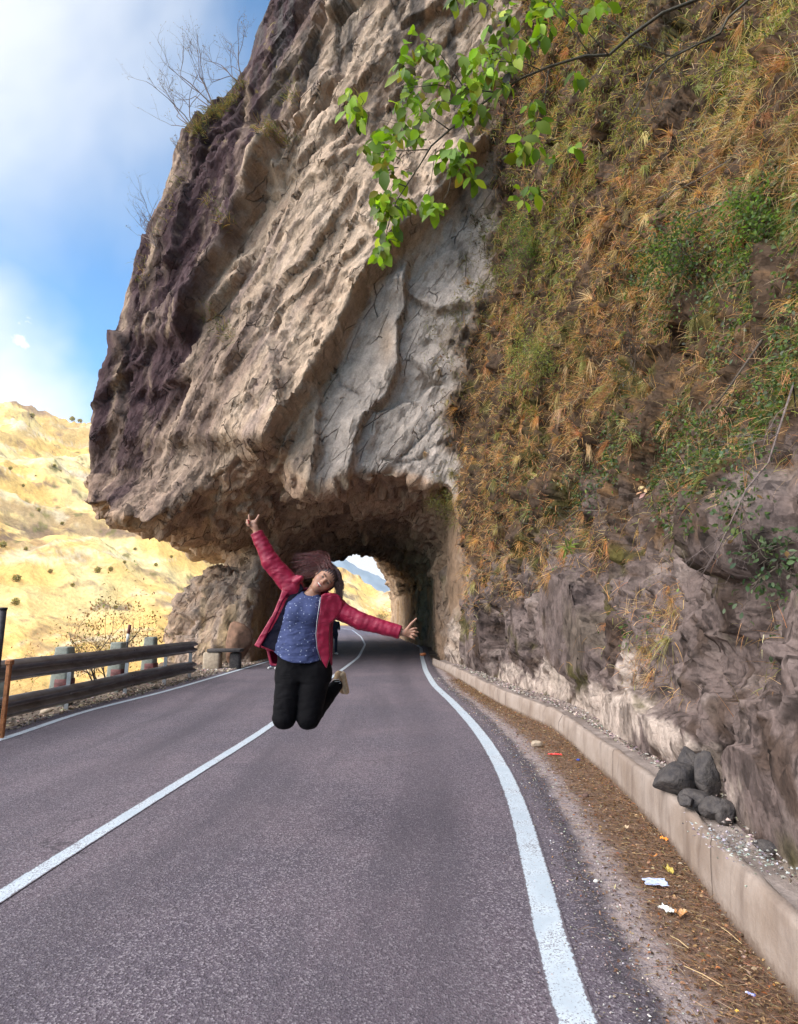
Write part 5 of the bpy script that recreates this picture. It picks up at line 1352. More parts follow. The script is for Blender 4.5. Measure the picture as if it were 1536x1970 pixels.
# pale block with dark slab by the pillar
c0 = ground(408, 1288); root = empty('stone_bench', c0); tag(root, 'pale stone block with a dark slab resting on it at the foot of the pillar', 'stone seat')
mb = MB(); mb.box((c0.x - .05, c0.y + .2, .24), (.5, .4, .52), bev=.05, seg=2); mb.build('block', MPST, root)
mb = MB(); mb.box((c0.x + .32, c0.y + .2, .55), (1.0, .45, .10), bev=.02); mb.build('slab', MDST, root)
mb = MB(); mb.box((c0.x + .62, c0.y + .28, .22), (.32, .3, .52), bev=.06, seg=2); mb.build('support_stone', MDST, root)
bs = boulder('leaning_rock', 'triangular rust brown rock leaning behind the dark slab', 'rock', (c0.x + .45, c0.y + .95, .75), (.45, .3, .62), 51, simple('rust_rock', (.20, .11, .07), .9, .3, 6, bmp=.5, bd=.03), rough=.3)
# rubble at the feet of pillar and rail
RB = []; r_ = np.random.default_rng(31)
def pebbles(name, P_, S_, mat, label, cols, seed, flat=.6):
    n = len(P_); r2_ = np.random.default_rng(seed)
    base = np.array([(1, 0, 0), (-1, 0, 0), (0, 1, 0), (0, -1, 0), (0, 0, 1), (0, 0, -1)], float); fs = np.array([(0, 2, 4), (2, 1, 4), (1, 3, 4), (3, 0, 4), (2, 0, 5), (1, 2, 5), (3, 1, 5), (0, 3, 5)])
    V_ = base[None] * (1 + .35 * r2_.normal(size=(n, 6, 1))) + .25 * r2_.normal(size=(n, 6, 3))
    a = r2_.uniform(0, 6.3, n); ca_, sa_ = np.cos(a)[:, None], np.sin(a)[:, None]
    V_ = np.stack([V_[..., 0] * ca_ - V_[..., 1] * sa_, V_[..., 0] * sa_ + V_[..., 1] * ca_, V_[..., 2] * flat], -1) * S_[:, None, None] + P_[:, None]
    F_ = (np.arange(n) * 6)[:, None, None] + fs[None]
    return tag(mesh(name, V_.reshape(-1, 3), F_.reshape(-1, 3), mat, col=np.repeat(palette(n, cols, [1] * len(cols), .2, seed), 6, 0), smoothed=False), label, kind='stuff')
GRYS = [(.30, .25, .22), (.20, .16, .14), (.42, .37, .33), (.14, .11, .10)]
y = r_.uniform(1.5, 17, 3800) ** 1.0; y = 1.2 + 16 * r_.random(3800) ** 1.8
x = xk(y) + .17 + np.abs(r_.normal(size=3800)) * .22
pebbles('rubble', np.stack([x, y, KH(y) + .01 + 0 * y], 1), r_.uniform(.004, .016, 3800) * (.8 + .06 * y), MT['dry_earth'], 'small broken stones on the strip behind the low wall', GRYS, 1)
n = 260; g0 = ground(1415, 1632, .34)
pebbles('gravel', np.stack([g0.x + r_.normal(size=n) * .07, g0.y + r_.normal(size=n) * .16, .35 + r_.random(n) * .015], 1), r_.uniform(.004, .010, n), MT['dry_earth'], 'white gravel spill behind the low wall', [(.42, .41, .40), (.34, .32, .30), (.20, .18, .17)], 2)
y = 1.0 + 15 * r_.random(5200) ** 2.2; x = xr(y) + r_.normal(size=5200) * .16 + .32
pebbles('grit', np.stack([x, y, .004 + 0 * y], 1), r_.uniform(.0016, .006, 5200) * (.8 + .08 * y), MT['dry_earth'], 'scattered grit and pebbles on the right verge', GRYS + [(.5, .46, .44)], 3)
y = 5 + 16 * r_.random(2600); x = xl(y) - .22 - np.abs(r_.normal(size=2600)) * .5
pebbles('rubble', np.stack([x, y, .004 + 0 * y], 1), r_.uniform(.006, .03, 2600), MT['dry_earth'], 'loose stones and dirt on the left verge under the guardrail', [(.16, .12, .09), (.28, .22, .17), (.10, .075, .06), (.36, .30, .24)], 4)
y = r_.uniform(17.5, 23, 1200); x = xl(y) - .15 - np.abs(r_.normal(size=1200)) * .6
pebbles('rubble', np.stack([x, y, .01 + 0 * y], 1), r_.uniform(.01, .05, 1200), MT['dry_earth'], 'stones fallen at the foot of the rock pillar', [(.34, .27, .22), (.24, .18, .14), (.42, .35, .29)], 5)
# ------------------------------------------------------------------ leaf litter in the gutter
n = 17000; y = .9 + 14.5 * r_.random(n) ** 2.0; w = np.maximum(xk(y) - xr(y) - .30, .1)
x = xk(y) - w * np.minimum(np.abs(r_.normal(size=n)) * .42, 1.25) - .004
hgt = .004 + .03 * np.exp(-(xk(y) - x) / .10) * r_.random(n)
P_ = np.stack([x, y, hgt], 1); D_ = unit(np.stack([r_.normal(size=n), r_.normal(size=n), .22 * np.abs(r_.normal(size=n))], 1)); Nn = unit(np.stack([.45 * r_.normal(size=n), .45 * r_.normal(size=n), np.ones(n)], 1))
l_ = r_.uniform(.006, .030, n) ** 1.0 * (.85 + .03 * y)
lit = palette(n, [(.19, .105, .06), (.29, .17, .095), (.12, .07, .045), (.40, .25, .13), (.50, .38, .25), (.36, .13, .04), (.075, .045, .03)], [5, 4, 5, 2.5, 1, 1.2, 3], .25, 21)
pa = leaves(P_, D_, Nn, l_, l_ * r_.uniform(.2, .6, n), lit, .6)
n = 16000; y = .9 + 13 * r_.random(n) ** 1.8; w = np.maximum(xk(y) - xr(y) - .32, .1); x = xk(y) - w * np.minimum(np.abs(r_.normal(size=n)) * .45, 1.2)
pb = blades(np.stack([x, y, .006 + .02 * r_.random(n)], 1), unit(np.stack([r_.normal(size=n), r_.normal(size=n), .12 * np.abs(r_.normal(size=n))], 1)), r_.uniform(.02, .11, n), np.full(n, .0020), np.full(n, .06), palette(n, [(.30, .165, .085), (.19, .105, .06), (.42, .30, .18)], [3, 3, 1], .2, 23), 2)
v, f_, c_ = merge([pa, pb]); v[:, 2] = np.maximum(v[:, 2], .003)
tag(mesh('leaf_litter', v, f_, MDRY, col=c_), 'brown dead leaves and pine needles drifted against the low wall', kind='stuff')
# ------------------------------------------------------------------ rubbish
def scrap(name, label, cat, px, py, L_, W_, ang, mat, seed, crump=.012, lift=.012, nseg=7, fold=0.0):
    c_ = ground(px, py); rq = np.random.default_rng(seed); gx2, gy2 = np.meshgrid(np.linspace(-.5, .5, nseg), np.linspace(-.5, .5, nseg), indexing='ij')
    out = 1 + .12 * rq.normal(size=gx2.shape) * (np.maximum(np.abs(gx2), np.abs(gy2)) > .45)
    z = crump * rq.normal(size=gx2.shape) * .5 + fold * np.abs(gx2) + lift
    X_ = gx2 * L_ * out; Y_ = gy2 * W_ * out; ca_, sa_ = math.cos(ang), math.sin(ang)
    V_ = np.stack([(X_ * ca_ - Y_ * sa_).ravel(), (X_ * sa_ + Y_ * ca_).ravel(), np.maximum(z, .004).ravel()], 1)
    F_ = gridq(nseg, nseg); nb = len(V_); V2_ = np.concatenate([V_, V_ - np.array([0, 0, .0012])])
    o = mesh(name, V2_, np.concatenate([F_, F_[:, ::-1] + nb]), mat, smoothed=False); o.location = (c_.x, c_.y, .012); tag(o, label, cat, 'litter in the gutter'); return o
def plastic(name, c, c2=None): return simple(name, c, .35, .1, 60, c2=c2, bmp=.2, bd=.001)
scrap('wrapper', 'flattened pale blue and white wrapper lying on the leaves', 'wrapper', 1262, 1704, .125, .10, -.12, plastic('blue_white_wrapper', (.62, .68, .85), (.40, .50, .85)), 1, .004, .010)
scrap('paper_scrap', 'crumpled white scrap of paper below the blue and white wrapper', 'paper', 1285, 1758, .055, .08, .5, plastic('white_plastic', (.75, .75, .70)), 2, .01)
scrap('plastic_scrap', 'bright red scrap of plastic near the pale stone', 'plastic scrap', 1067, 1455, .14, .045, -.3, plastic('red_plastic', (.75, .07, .06)), 3, .012)
scrap('plastic_scrap', 'tiny deep blue scrap among the leaves right of the red one', 'plastic scrap', 1113, 1466, .045, .03, .7, plastic('blue_plastic', (.03, .09, .50)), 4, .01)
scrap('wrapper', 'small twisted blue and white wrapper at the bottom right by the wall', 'wrapper', 1445, 1924, .035, .014, -.7, plastic('blue_foil', (.08, .14, .70), (.65, .7, .8)), 5, .004)
scrap('fruit_peel', 'curled bright orange peel against the foot of the wall', 'peel', 1279, 1622, .022, .055, .3, plastic('orange_peel', (.85, .28, .03)), 6, .012, .02)
scrap('large_leaf', 'yellow green curled leaf between the wall and the blue wrapper', 'leaf', 1288, 1684, .035, .06, .3, plastic('yellow_leaf', (.42, .32, .06)), 7, .012, .014, 5, .03)
scrap('large_leaf', 'curled light brown leaf right of the white paper scrap', 'leaf', 1310, 1768, .05, .045, .3, plastic('tan_leaf', (.50, .25, .10)), 8, .012, .012, 5, .03)
scrap('large_leaf', 'long orange brown leaf above the yellow green one', 'leaf', 1258, 1655, .05, .018, .1, plastic('orange_leaf', (.55, .23, .07)), 9, .006, .01, 5, .03)
scrap('large_leaf', 'withered light brown leaf among the needles half way down the gutter', 'leaf', 1205, 1600, .04, .03, .8, plastic('beige_leaf', (.55, .40, .25)), 10, .008, .01, 5, .03)
scrap('plastic_scrap', 'small yellow scrap at the very bottom of the gutter', 'plastic scrap', 1419, 1958, .016, .012, .2, plastic('yellow_plastic', (.72, .42, .08)), 11, .003)
for k, (a_, b_, lab) in enumerate([((1376, 1776), (1428, 1816), 'straight pale straw lying close to the wall at the bottom right'), ((1290, 1800), (1325, 1824), 'short pale straw below the white paper scrap'), ((1316, 1858), (1392, 1898), 'long brown stalk across the lower gutter'), ((1231, 1562), (1240, 1578), 'thin pale straw leaning on the wall foot above the orange peel')]):
    p0 = ground(*a_, .015); p1 = ground(*b_, .02)
    tag(MB().tube([p0, p0.lerp(p1, .5) + Vector((0, 0, .006)), p1], .0018, 5).build('straw', simple('straw_%d' % k if False else 'straw', (.60, .42, .22), .8, .1, 30, bmp=0) if 'straw' not in MT else MT['straw']), lab, 'straw', 'straws in the gutter')
q = ground(814, 1262); tag(boulder('orange_rag', 'bright orange rag at the far end of the right edge line', 'rag', (q.x, q.y, .07), (.12, .08, .08), 9, plastic('orange_cloth', (.62, .20, .07)), sub=3, rough=.4), None)
print('objects done', round(time.time() - T0, 1))
# ------------------------------------------------------------------ people
def cap(p, a, b, ra, rb, sc=1.0):
    """tapered capsule distance; p = (x, y, q) arrays"""
    ax, ay, aq = a; bx, by, bq = b
    dx, dy, dq = bx - ax, by - ay, bq - aq; l2 = dx * dx + dy * dy + dq * dq + 1e-9
    t = np.clip(((p[0] - ax) * dx + (p[1] - ay) * dy + (p[2] - aq) * dq) / l2, 0, 1)
    return np.sqrt((p[0] - ax - t * dx) ** 2 + (p[1] - ay - t * dy) ** 2 + (p[2] - aq - t * dq) ** 2) - (ra + (rb - ra) * t)
def chain(p, pts, rad, k=0.01):
    d = None
    for i in range(len(pts) - 1):
        c_ = cap(p, pts[i], pts[i + 1], rad[i], rad[i + 1]); d = c_ if d is None else smin(d, c_, k)
    return d
def loft(p, ys, cx, hw, cq, hd, e=2.0):
    y = p[1]; X_ = np.abs(p[0] - np.interp(y, ys, cx)); W_ = np.interp(y, ys, hw); Q_ = np.abs(p[2] - np.interp(y, ys, cq)); H_ = np.interp(y, ys, hd)
    d = (((X_ / W_) ** e + (Q_ / H_) ** e) ** (1 / e) - 1) * np.minimum(W_, H_)
    return smax(smax(d, ys[0] - y, 4), y - ys[-1], 4)
def ell(p, c_, r, B=None):
    d = [p[i] - c_[i] for i in range(3)]
    if B is not None: d = [sum(B[j][i] * d[i] for i in range(3)) for j in range(3)]
    k0 = np.sqrt(sum((d[j] / r[j]) ** 2 for j in range(3))); k1 = np.sqrt(sum((d[j] / r[j] ** 2) ** 2 for j in range(3)))
    return k0 * (k0 - 1) / np.maximum(k1, 1e-6)
JY = 4.45
UPX = JY / FPX * 1.0
_p0 = at(580, 1200, JY); _px = at(680, 1200, JY); _py = at(580, 1300, JY)
UPX = (_px - _p0).length / 100
def tojp(X, Y, Z):
    """world -> photograph pixels of the jumper's own plane, and depth in the same unit"""
    px, py = project(X, np.full_like(X, JY), Z); return px, py, (Y - JY) / UPX
def jw(px, py, q=0.0): v = at(px, py, JY); v.y += q * UPX; return v
def mesh_px(fn, x0, x1, y0, y1, q0, q1, h):
    a_ = jw(x0, y1, 0); b_ = jw(x1, y0, 0); lo = (min(a_.x, jw(x0, y0).x), JY + q0 * UPX, a_.z); hi = (max(b_.x, jw(x1, y1).x), JY + q1 * UPX, b_.z)
    V_, Q_ = sdf_mesh(lambda X, Y, Z: (fn(tojp(X, Y, Z)) * UPX).astype(np.float32), lo, hi, h)
    n_ = normals(V_, Q_)
    # orient outwards: volume sign
    c_ = V_[Q_]; vol = np.einsum('ij,ij->', c_[:, 0], np.cross(c_[:, 1], c_[:, 2])) + np.einsum('ij,ij->', c_[:, 0], np.cross(c_[:, 2], c_[:, 3]))
    if vol < 0: Q_ = Q_[:, ::-1].copy()
    return V_, Q_
# head frame: up (towards crown), right (viewer's lower right), forward (towards camera)
HC = np.array([624.5, 1118.0, -4.0])
HU = np.array([.78, -.62, .06]); HU /= np.linalg.norm(HU)
HF = np.array([.06, .10, -1.0]); HF -= HU * HF.dot(HU); HF /= np.linalg.norm(HF)
HR = np.cross(HU, HF); HR = HR if HR[1] > 0 else -HR
HB = [HR, HU, HF]
def hp(r, u, f): return tuple(HC + HR * r + HU * u + HF * f)
def headd(p):
    d = ell(p, hp(0, 5, -3), (19.5, 23, 22), HB)
    d = smin(d, ell(p, hp(0, -9, 3), (15, 16, 15), HB), 8)
    d = smin(d, ell(p, hp(0, -20, 9), (7, 5.5, 6), HB), 6)                 # chin
    for s in (-1, 1):
        d = smin(d, ell(p, hp(9.5 * s, -5, 10.5), (6, 5.5, 6), HB), 5)     # cheek
        d = smax(d, -ell(p, hp(7.3 * s, 3.2, 20.5), (4.6, 2.8, 4), HB), 2.5)   # eye socket
        d = smin(d, ell(p, hp(7.5 * s, 7.4, 16.5), (5.4, 1.6, 3), HB), 2)    # brow
        d = smin(d, ell(p, hp(19.5 * s, -1, -3), (2.2, 5.5, 3.6), HB), 1.2)    # ear
    d = smin(d, cap(p, hp(0, 5, 17.5), hp(0, -3.2, 22.2), 1.5, 2.9), 2.2)
    for s in (-1, 1): d = smin(d, ell(p, hp(2.5 * s, -4, 20), (2, 1.6, 2), HB), 1)
    d = smax(d, -ell(p, hp(0, -11.3, 19.5), (6.6, 2.3, 3.2), HB), 1)         # open smiling mouth
    d = smin(d, cap(p, hp(-6.6, -9.4, 16.6), hp(0, -9.2, 19.0), .7, 1.25), .8); d = smin(d, cap(p, hp(6.6, -9.4, 16.6), hp(0, -9.2, 19.0), .7, 1.25), .8)
    d = smin(d, cap(p, hp(-6.0, -11.8, 16), hp(0, -14.2, 17.9), .8, 1.5), .8); d = smin(d, cap(p, hp(6.0, -11.8, 16), hp(0, -14.2, 17.9), .8, 1.5), .8)
    return d
SH_L, EL_L, WR_L = (562, 1130, 6), (521, 1080, -2), (496, 1026, -8)
SH_R, EL_R, WR_R = (636, 1166, 6), (694, 1195, -2), (770, 1216, -10)
def handL(p):
    d = ell(p, (490, 1011, -9), (7.6, 9.5, 5)); d = smin(d, cap(p, WR_L, (493, 1016, -9), 6.4, 6.2), 3)
    F_ = [[(484.5, 1005, -10), (482.6, 999, -11), (482.2, 993, -11)], [(483.5, 1007, -11), (479.8, 1003.5, -15), (482.5, 1006.5, -18)], [(483.5, 1010.5, -11), (479, 1008, -15), (483, 1010.5, -18)], [(485, 1014, -11), (481, 1012.5, -15), (484.5, 1014, -17)]]
    for f_ in F_: d = smin(d, chain(p, f_, (2.5, 2.3, 1.9), .6), 1.2)
    return smin(d, chain(p, [(493, 1008, -10), (497, 1001, -11), (501, 993, -11)], (3.2, 2.6, 1.9), .6), 2)
def handR(p):
    d = ell(p, (783, 1217.5, -11), (9.5, 8.2, 5)); d = smin(d, cap(p, WR_R, (778, 1217, -11), 6.6, 6.6), 3)
    F_ = [[(789, 1212, -12), (796, 1209, -14), (801.5, 1208.5, -13)], [(790, 1215.5, -12), (798, 1214.5, -14), (804, 1216, -12)], [(790, 1219.5, -12), (797, 1220.5, -15), (802, 1223, -13)], [(788, 1223, -12), (793, 1226, -15), (797, 1228.5, -14)]]
    for f_ in F_: d = smin(d, chain(p, f_, (2.6, 2.3, 1.8), .6), 1.2)
    return smin(d, chain(p, [(783, 1211, -12), (791, 1200, -13), (801, 1190, -13)], (3.3, 2.6, 1.7), .6), 2)
TYS = [1140, 1152, 1175, 1205, 1240, 1262, 1290, 1310]
def torso(p, g):
    return loft(p, TYS, [594, 592, 588, 580, 576, 578, 582, 583], [x + g for x in (22, 36, 40, 40, 42, 44, 49, 50)], [6, 6, 5, 5, 6, 8, 10, 10], [x + g for x in (14, 20, 27, 26, 29, 30, 32, 32)])
LEGS = dict(hipL=(561, 1292, 6), kneeL=(549, 1379, -10), ankL=(566, 1318, 74), hipR=(606, 1292, 6), kneeR=(595, 1380, -8), ankR=(641, 1326, 66))
def legs(p, g):
    d = smin(cap(p, LEGS['hipL'], LEGS['kneeL'], 29 + g, 21 + g), cap(p, LEGS['kneeL'], LEGS['ankL'], 20 + g, 11 + g), 4)
    e = smin(cap(p, LEGS['hipR'], LEGS['kneeR'], 31 + g, 21 + g), cap(p, LEGS['kneeR'], LEGS['ankR'], 20 + g, 11 + g), 4)
    return smin(d, e, 2.0)
def foot_(p, ank, heel, toe, g):
    return smin(smin(cap(p, ank, heel, 9 + g, 7 + g), cap(p, heel, toe, 8 + g, 6 + g), 4), ell(p, toe, (8 + g, 8 + g, 6 + g)), 4)
FEET = [((566, 1318, 74), (566, 1300, 84), (574, 1338, 104)), ((641, 1326, 66), (645, 1306, 76), (652, 1338, 94))]
def body(p):
    d = smin(headd(p), cap(p, hp(-3, -12, -6), (594, 1150, 5), 10.5, 12), 5)
    d = smin(d, torso(p, -3), 8)
    for S_, E_, W_ in ((SH_L, EL_L, WR_L), (SH_R, EL_R, WR_R)): d = smin(d, chain(p, [S_, E_, W_], (15, 10.5, 6.4), 3), 5)
    d = smin(d, handL(p), 1.5); d = smin(d, handR(p), 1.5)
    d = smin(d, legs(p, -3), 5)
    for f_ in FEET: d = smin(d, foot_(p, *f_, -2), 3)
    return d
m, nt, b = newmat('skin')
a_ = N(nt, 'ShaderNodeAttribute', attribute_name='Col'); L(nt, a_.outputs['Color'], b.inputs['Base Color']); b.inputs['Roughness'].default_value = .5
b.inputs['Subsurface Weight'].default_value = .12; b.inputs['Subsurface Radius'].default_value = (.012, .004, .002)
woman = empty('person', jw(582, 1290, 5)); tag(woman, 'jumping woman in crimson jacket, dotted blue top and black trousers, arms flung out', 'person')
V_, Q_ = mesh_px(body, 468, 812, 984, 1412, -40, 122, .0040)
pp = np.array(tojp(*V_.T)).T; hd = (pp - HC) @ np.stack([HR, HU, HF], 1)
skin = np.tile(np.array([.33, .165, .105]), (len(V_), 1)) * (1 + .06 * fbm(V_[:, 0] * 30, V_[:, 1] * 30, V_[:, 2] * 30, 2, 1))[:, None]
fr = hd[:, 2] > 8
def blob(c_, r, soft=.5): return np.clip(1.2 - np.sqrt(((hd[:, 0] - c_[0]) / r[0]) ** 2 + ((hd[:, 1] - c_[1]) / r[1]) ** 2), 0, soft) / soft * fr
for s in (-1, 1):
    skin = lerp(skin, [.06, .035, .03], .9 * blob((7.4 * s, 8.2), (5.4, 1.1)))
    skin = lerp(skin, [.05, .03, .028], .9 * blob((7.3 * s, 3.0), (3.6, 1.3)))
    skin = lerp(skin, [.42, .17, .13], .35 * blob((10 * s, -5), (5, 4), 1))
skin = lerp(skin, [.36, .09, .08], .9 * np.maximum(blob((0, -9.0), (6.5, 1.2)), blob((0, -14.2), (5.6, 1.3)))); skin = lerp(skin, [.10, .03, .03], .9 * blob((0, -11.6), (5.6, 1.3)))
skin = lerp(skin, [.30, .14, .09], .5 * blob((0, -4.6), (3.6, 1.4)))
o = mesh('body', V_, Q_, MT['skin'], col=skin); hang(o, woman)
MWHT = simple('tooth_enamel', (.72, .68, .60), .3, .05, 60, bmp=0)
mb = MB(); mb.tube([jw(*hp(x, -10.9 - .03 * x * x * -.5, 18.6 - .07 * x * x)) for x in np.linspace(-5, 5, 9)], [.0022] + [.0042] * 7 + [.0022], 6); mb.build('teeth', MWHT, woman)
def small_ball(name, c_, r, mat):
    bm = bmesh.new(); bmesh.ops.create_uvsphere(bm, u_segments=12, v_segments=8, radius=r * UPX); me = bpy.data.meshes.new(name); bm.to_mesh(me); bm.free(); me.materials.append(mat)
    for pl_ in me.polygons: pl_.use_smooth = True
    me.transform(Matrix.Translation(jw(*c_))); o = bpy.data.objects.new(name, me); COL.objects.link(o); hang(o, woman); return o
MEYE = simple('dark_eye', (.03, .02, .018), .15, .1, 50, bmp=0)
for s in (-1, 1): small_ball('eye', hp(7.2 * s, 2.9, 14.6), 2.6, MEYE)
# cloth materials
def cloth(name, c, rough=.75, seam=None, dots=None, sheen=.2):
    m, nt, b = newmat(name); t = N(nt, 'ShaderNodeTexCoord'); ob = t.outputs['Object']
    f = noise(nt, 14, 5, .6, vec=ob); base = MIX(nt, SM(nt, f, .3, .7), tuple(x * .8 for x in c), tuple(min(1, x * 1.15) for x in c))
    if dots:
        vo = N(nt, 'ShaderNodeTexVoronoi', i_Scale=42.0, i_Randomness=1.0); L(nt, ob, vo.inputs['Vector'])
        base = MIX(nt, M_(nt, 'SUBTRACT', 1.0, SM(nt, vo.outputs['Distance'], .10, .22)), base, dots)
    b.inputs['Specular IOR Level'].default_value = .5 if 'nylon' in name else .12
    L(nt, base, b.inputs['Base Color']); b.inputs['Roughness'].default_value = rough; b.inputs['Sheen Weight'].default_value = sheen
    wv = noise(nt, 9, 3, .5, vec=ob, dist=1.2, sc3=(1, 1, 2.2)); w2 = noise(nt, 45, 3, .6, vec=ob)
    bump(nt, b, w2, .25, .002, bump(nt, None, wv, .6, .012)); return m
MSHIRT = cloth('dotted_blue_cloth', (.050, .062, .140), .85, dots=(.30, .34, .46), sheen=0); MTROU = cloth('black_cloth', (.0045, .004, .005), .85, sheen=0)
MJACK = cloth('crimson_nylon', (.25, .002, .030), .5, sheen=0); MLIN = cloth('navy_lining', (.008, .007, .016), .8, sheen=0)
# shirt
hemx, hemy = [515, 530, 548, 568, 600, 618, 640], [1248, 1254, 1266, 1273, 1274, 1270, 1262]
def shirt(p):
    w_ = 1.3 * pn(p[0] * .05, p[1] * .12, p[2] * .05, 3) + .8 * pn(p[0] * .12, p[1] * .25, p[2] * .1, 5)
    d = loft(p, [1138, 1148, 1160, 1185, 1210, 1240, 1262, 1282], [592, 592, 590, 586, 580, 574, 574, 576], [17, 31, 40, 43, 44, 46.5, 47, 49], [6, 5, 4, 4, 4, 3, 3, 3], [15, 21, 28, 33, 31, 34, 37, 39]) + w_
    d = smax(d, p[1] - np.interp(p[0], hemx, hemy), 1.5)
    for s, c_ in ((-1, (572, 1178, -22)), (1, (602, 1184, -22))): d = smin(d, ell(p, c_, (14, 15, 12)), 14)
    # neckline
    return smax(d, -ell(p, (600, 1138, -12), (15, 9, 20)), 2)
V_, Q_ = mesh_px(shirt, 515, 640, 1128, 1284, -48, 50, .0042); hang(mesh('shirt', V_, Q_, MSHIRT), woman)
def trousers(p):
    w_ = .9 * pn(p[0] * .09, p[1] * .09, p[2] * .09, 8)
    d = smin(loft(p, [1256, 1270, 1290, 1310], [578, 580, 582, 583], [45, 47, 52, 54], [8, 9, 10, 10], [32, 34, 34, 33]), legs(p, 1.2), 7)
    return smax(d, 1260 - p[1], 2) + w_
V_, Q_ = mesh_px(trousers, 515, 668, 1250, 1412, -40, 112, .0045); hang(mesh('trousers', V_, Q_, MTROU), woman)
# jacket: sleeves with quilted rings, back, flared front panels
def sleeve(p, S_, E_, W_, r):
    d0 = cap(p, S_, E_, r[0], r[1]); d1 = cap(p, E_, W_, r[1], r[2]); d = smin(d0, d1, 5)
    ax = np.array(W_) - np.array(S_); ln_ = np.linalg.norm(ax); ax = ax / ln_; t = sum((p[i] - S_[i]) * ax[i] for i in range(3))
    k = t * 2 * math.pi / 9.5 + 1.6 * pn(p[0] * .06, p[1] * .06, p[2] * .06, 12)
    d = d - .14 * np.sin(k) - 1.1 * pn(p[0] * .08, p[1] * .08, p[2] * .08, 14)
    wx = np.array(W_) - np.array(E_); wx = wx / np.linalg.norm(wx); cutd = sum((p[i] - W_[i]) * wx[i] for i in range(3))
    return smax(d, cutd - 1, 1.5)
PL_OUT = [(585, 1108), (566, 1108), (546, 1128), (540, 1150), (528, 1182), (510, 1213), (493, 1240), (503, 1247), (530, 1256), (540, 1215), (550, 1180), (560, 1150), (580, 1122)]
PL_RIM = [(586, 1110), (572, 1106), (548, 1126), (540, 1152), (527, 1183), (509, 1213), (493, 1241), (504, 1246), (517, 1221), (534, 1186), (546, 1158), (560, 1136), (580, 1120)]
PR_OUT = [(622, 1146), (638, 1141), (654, 1146), (662, 1160), (652, 1185), (638, 1200), (636, 1232), (638, 1262), (631, 1284), (622, 1268), (615, 1245), (613, 1220), (616, 1195), (620, 1170)]
def panel(p, poly, qc, th):
    return smax(polysd(p[0], p[1], poly), np.abs(p[2] - qc) - th, 2.5)
def jacket(p):
    d = smin(sleeve(p, SH_L, EL_L, WR_L, (21, 17, 12)), sleeve(p, SH_R, EL_R, WR_R, (20, 16.5, 13)), 2)
    wv = 2.0 * pn(p[0] * .07, p[1] * .07, 0 * p[0], 16)
    d = smin(d, panel(p, PL_RIM, -6 - (p[1] - 1110) * .06 + wv, 5), 4)
    d = smin(d, panel(p, PL_OUT, 8 + wv, 4), 3)
    d = smin(d, panel(p, PR_OUT, -26 + np.abs(p[0] - 616) * .35 + wv, 5.2), 4)
    bk = loft(p, [1132, 1150, 1175, 1210, 1245, 1280], [594, 592, 588, 580, 574, 578], [30, 46, 52, 56, 62, 58], [8] * 6, [20, 28, 34, 37, 40, 42])
    bk = smax(np.abs(bk) - 2.2, -(p[2] - 10), 2); d = smin(d, bk, 3)
    d = smin(d, chain(p, [(582, 1112, -14), (570, 1120, -10), (560, 1128, 6), (575, 1136, 24), (606, 1142, 26), (640, 1150, 16), (644, 1148, -8), (628, 1147, -22)], (4, 5.5, 6.5, 7, 7, 7, 6.5, 4.5), 2), 3)
    d = smin(d, cap(p, (648, 1150, -6), (658, 1160, 4), 6, 7), 3)
    d = smax(d, -(body_in(p)), 1)
    return d
def body_in(p): return smin(cap(p, hp(-3, -12, -6), (594, 1150, 5), 11.5, 12.5), shirt_in(p), 2)
def shirt_in(p): return loft(p, [1138, 1148, 1160, 1185, 1210, 1240, 1262, 1282], [592, 592, 590, 586, 580, 574, 574, 576], [15, 27, 30, 31, 32, 34, 36, 38], [2] * 8, [12, 18, 24, 27, 28, 30, 33, 34])
V_, Q_ = mesh_px(jacket, 484, 786, 1012, 1292, -44, 58, .0040); hang(mesh('jacket', V_, Q_, MJACK), woman)
LIN = [(580, 1122), (566, 1134), (552, 1156), (541, 1180), (526, 1208), (502, 1240), (531, 1252), (545, 1262), (552, 1215), (560, 1170), (574, 1146), (586, 1134)]
V_, Q_ = mesh_px(lambda p: panel(p, LIN, -5 - (p[1] - 1120) * .05 + 2 * pn(p[0] * .07, p[1] * .07, 0 * p[0], 16), 2.5), 492, 596, 1112, 1270, -24, 12, .0042); hang(mesh('jacket_lining', V_, Q_, MLIN), woman)
MZIP = simple('zip_metal', (.35, .35, .38), .4, .2, 200, metallic=.6, bmp=0)
MB().tube([jw(621, 1150, -31), jw(618, 1172, -32), jw(614.5, 1195, -32), jw(612.5, 1220, -32), jw(614.5, 1246, -31), jw(621, 1268, -29)], .0028, 6).build('zip', MZIP, woman)
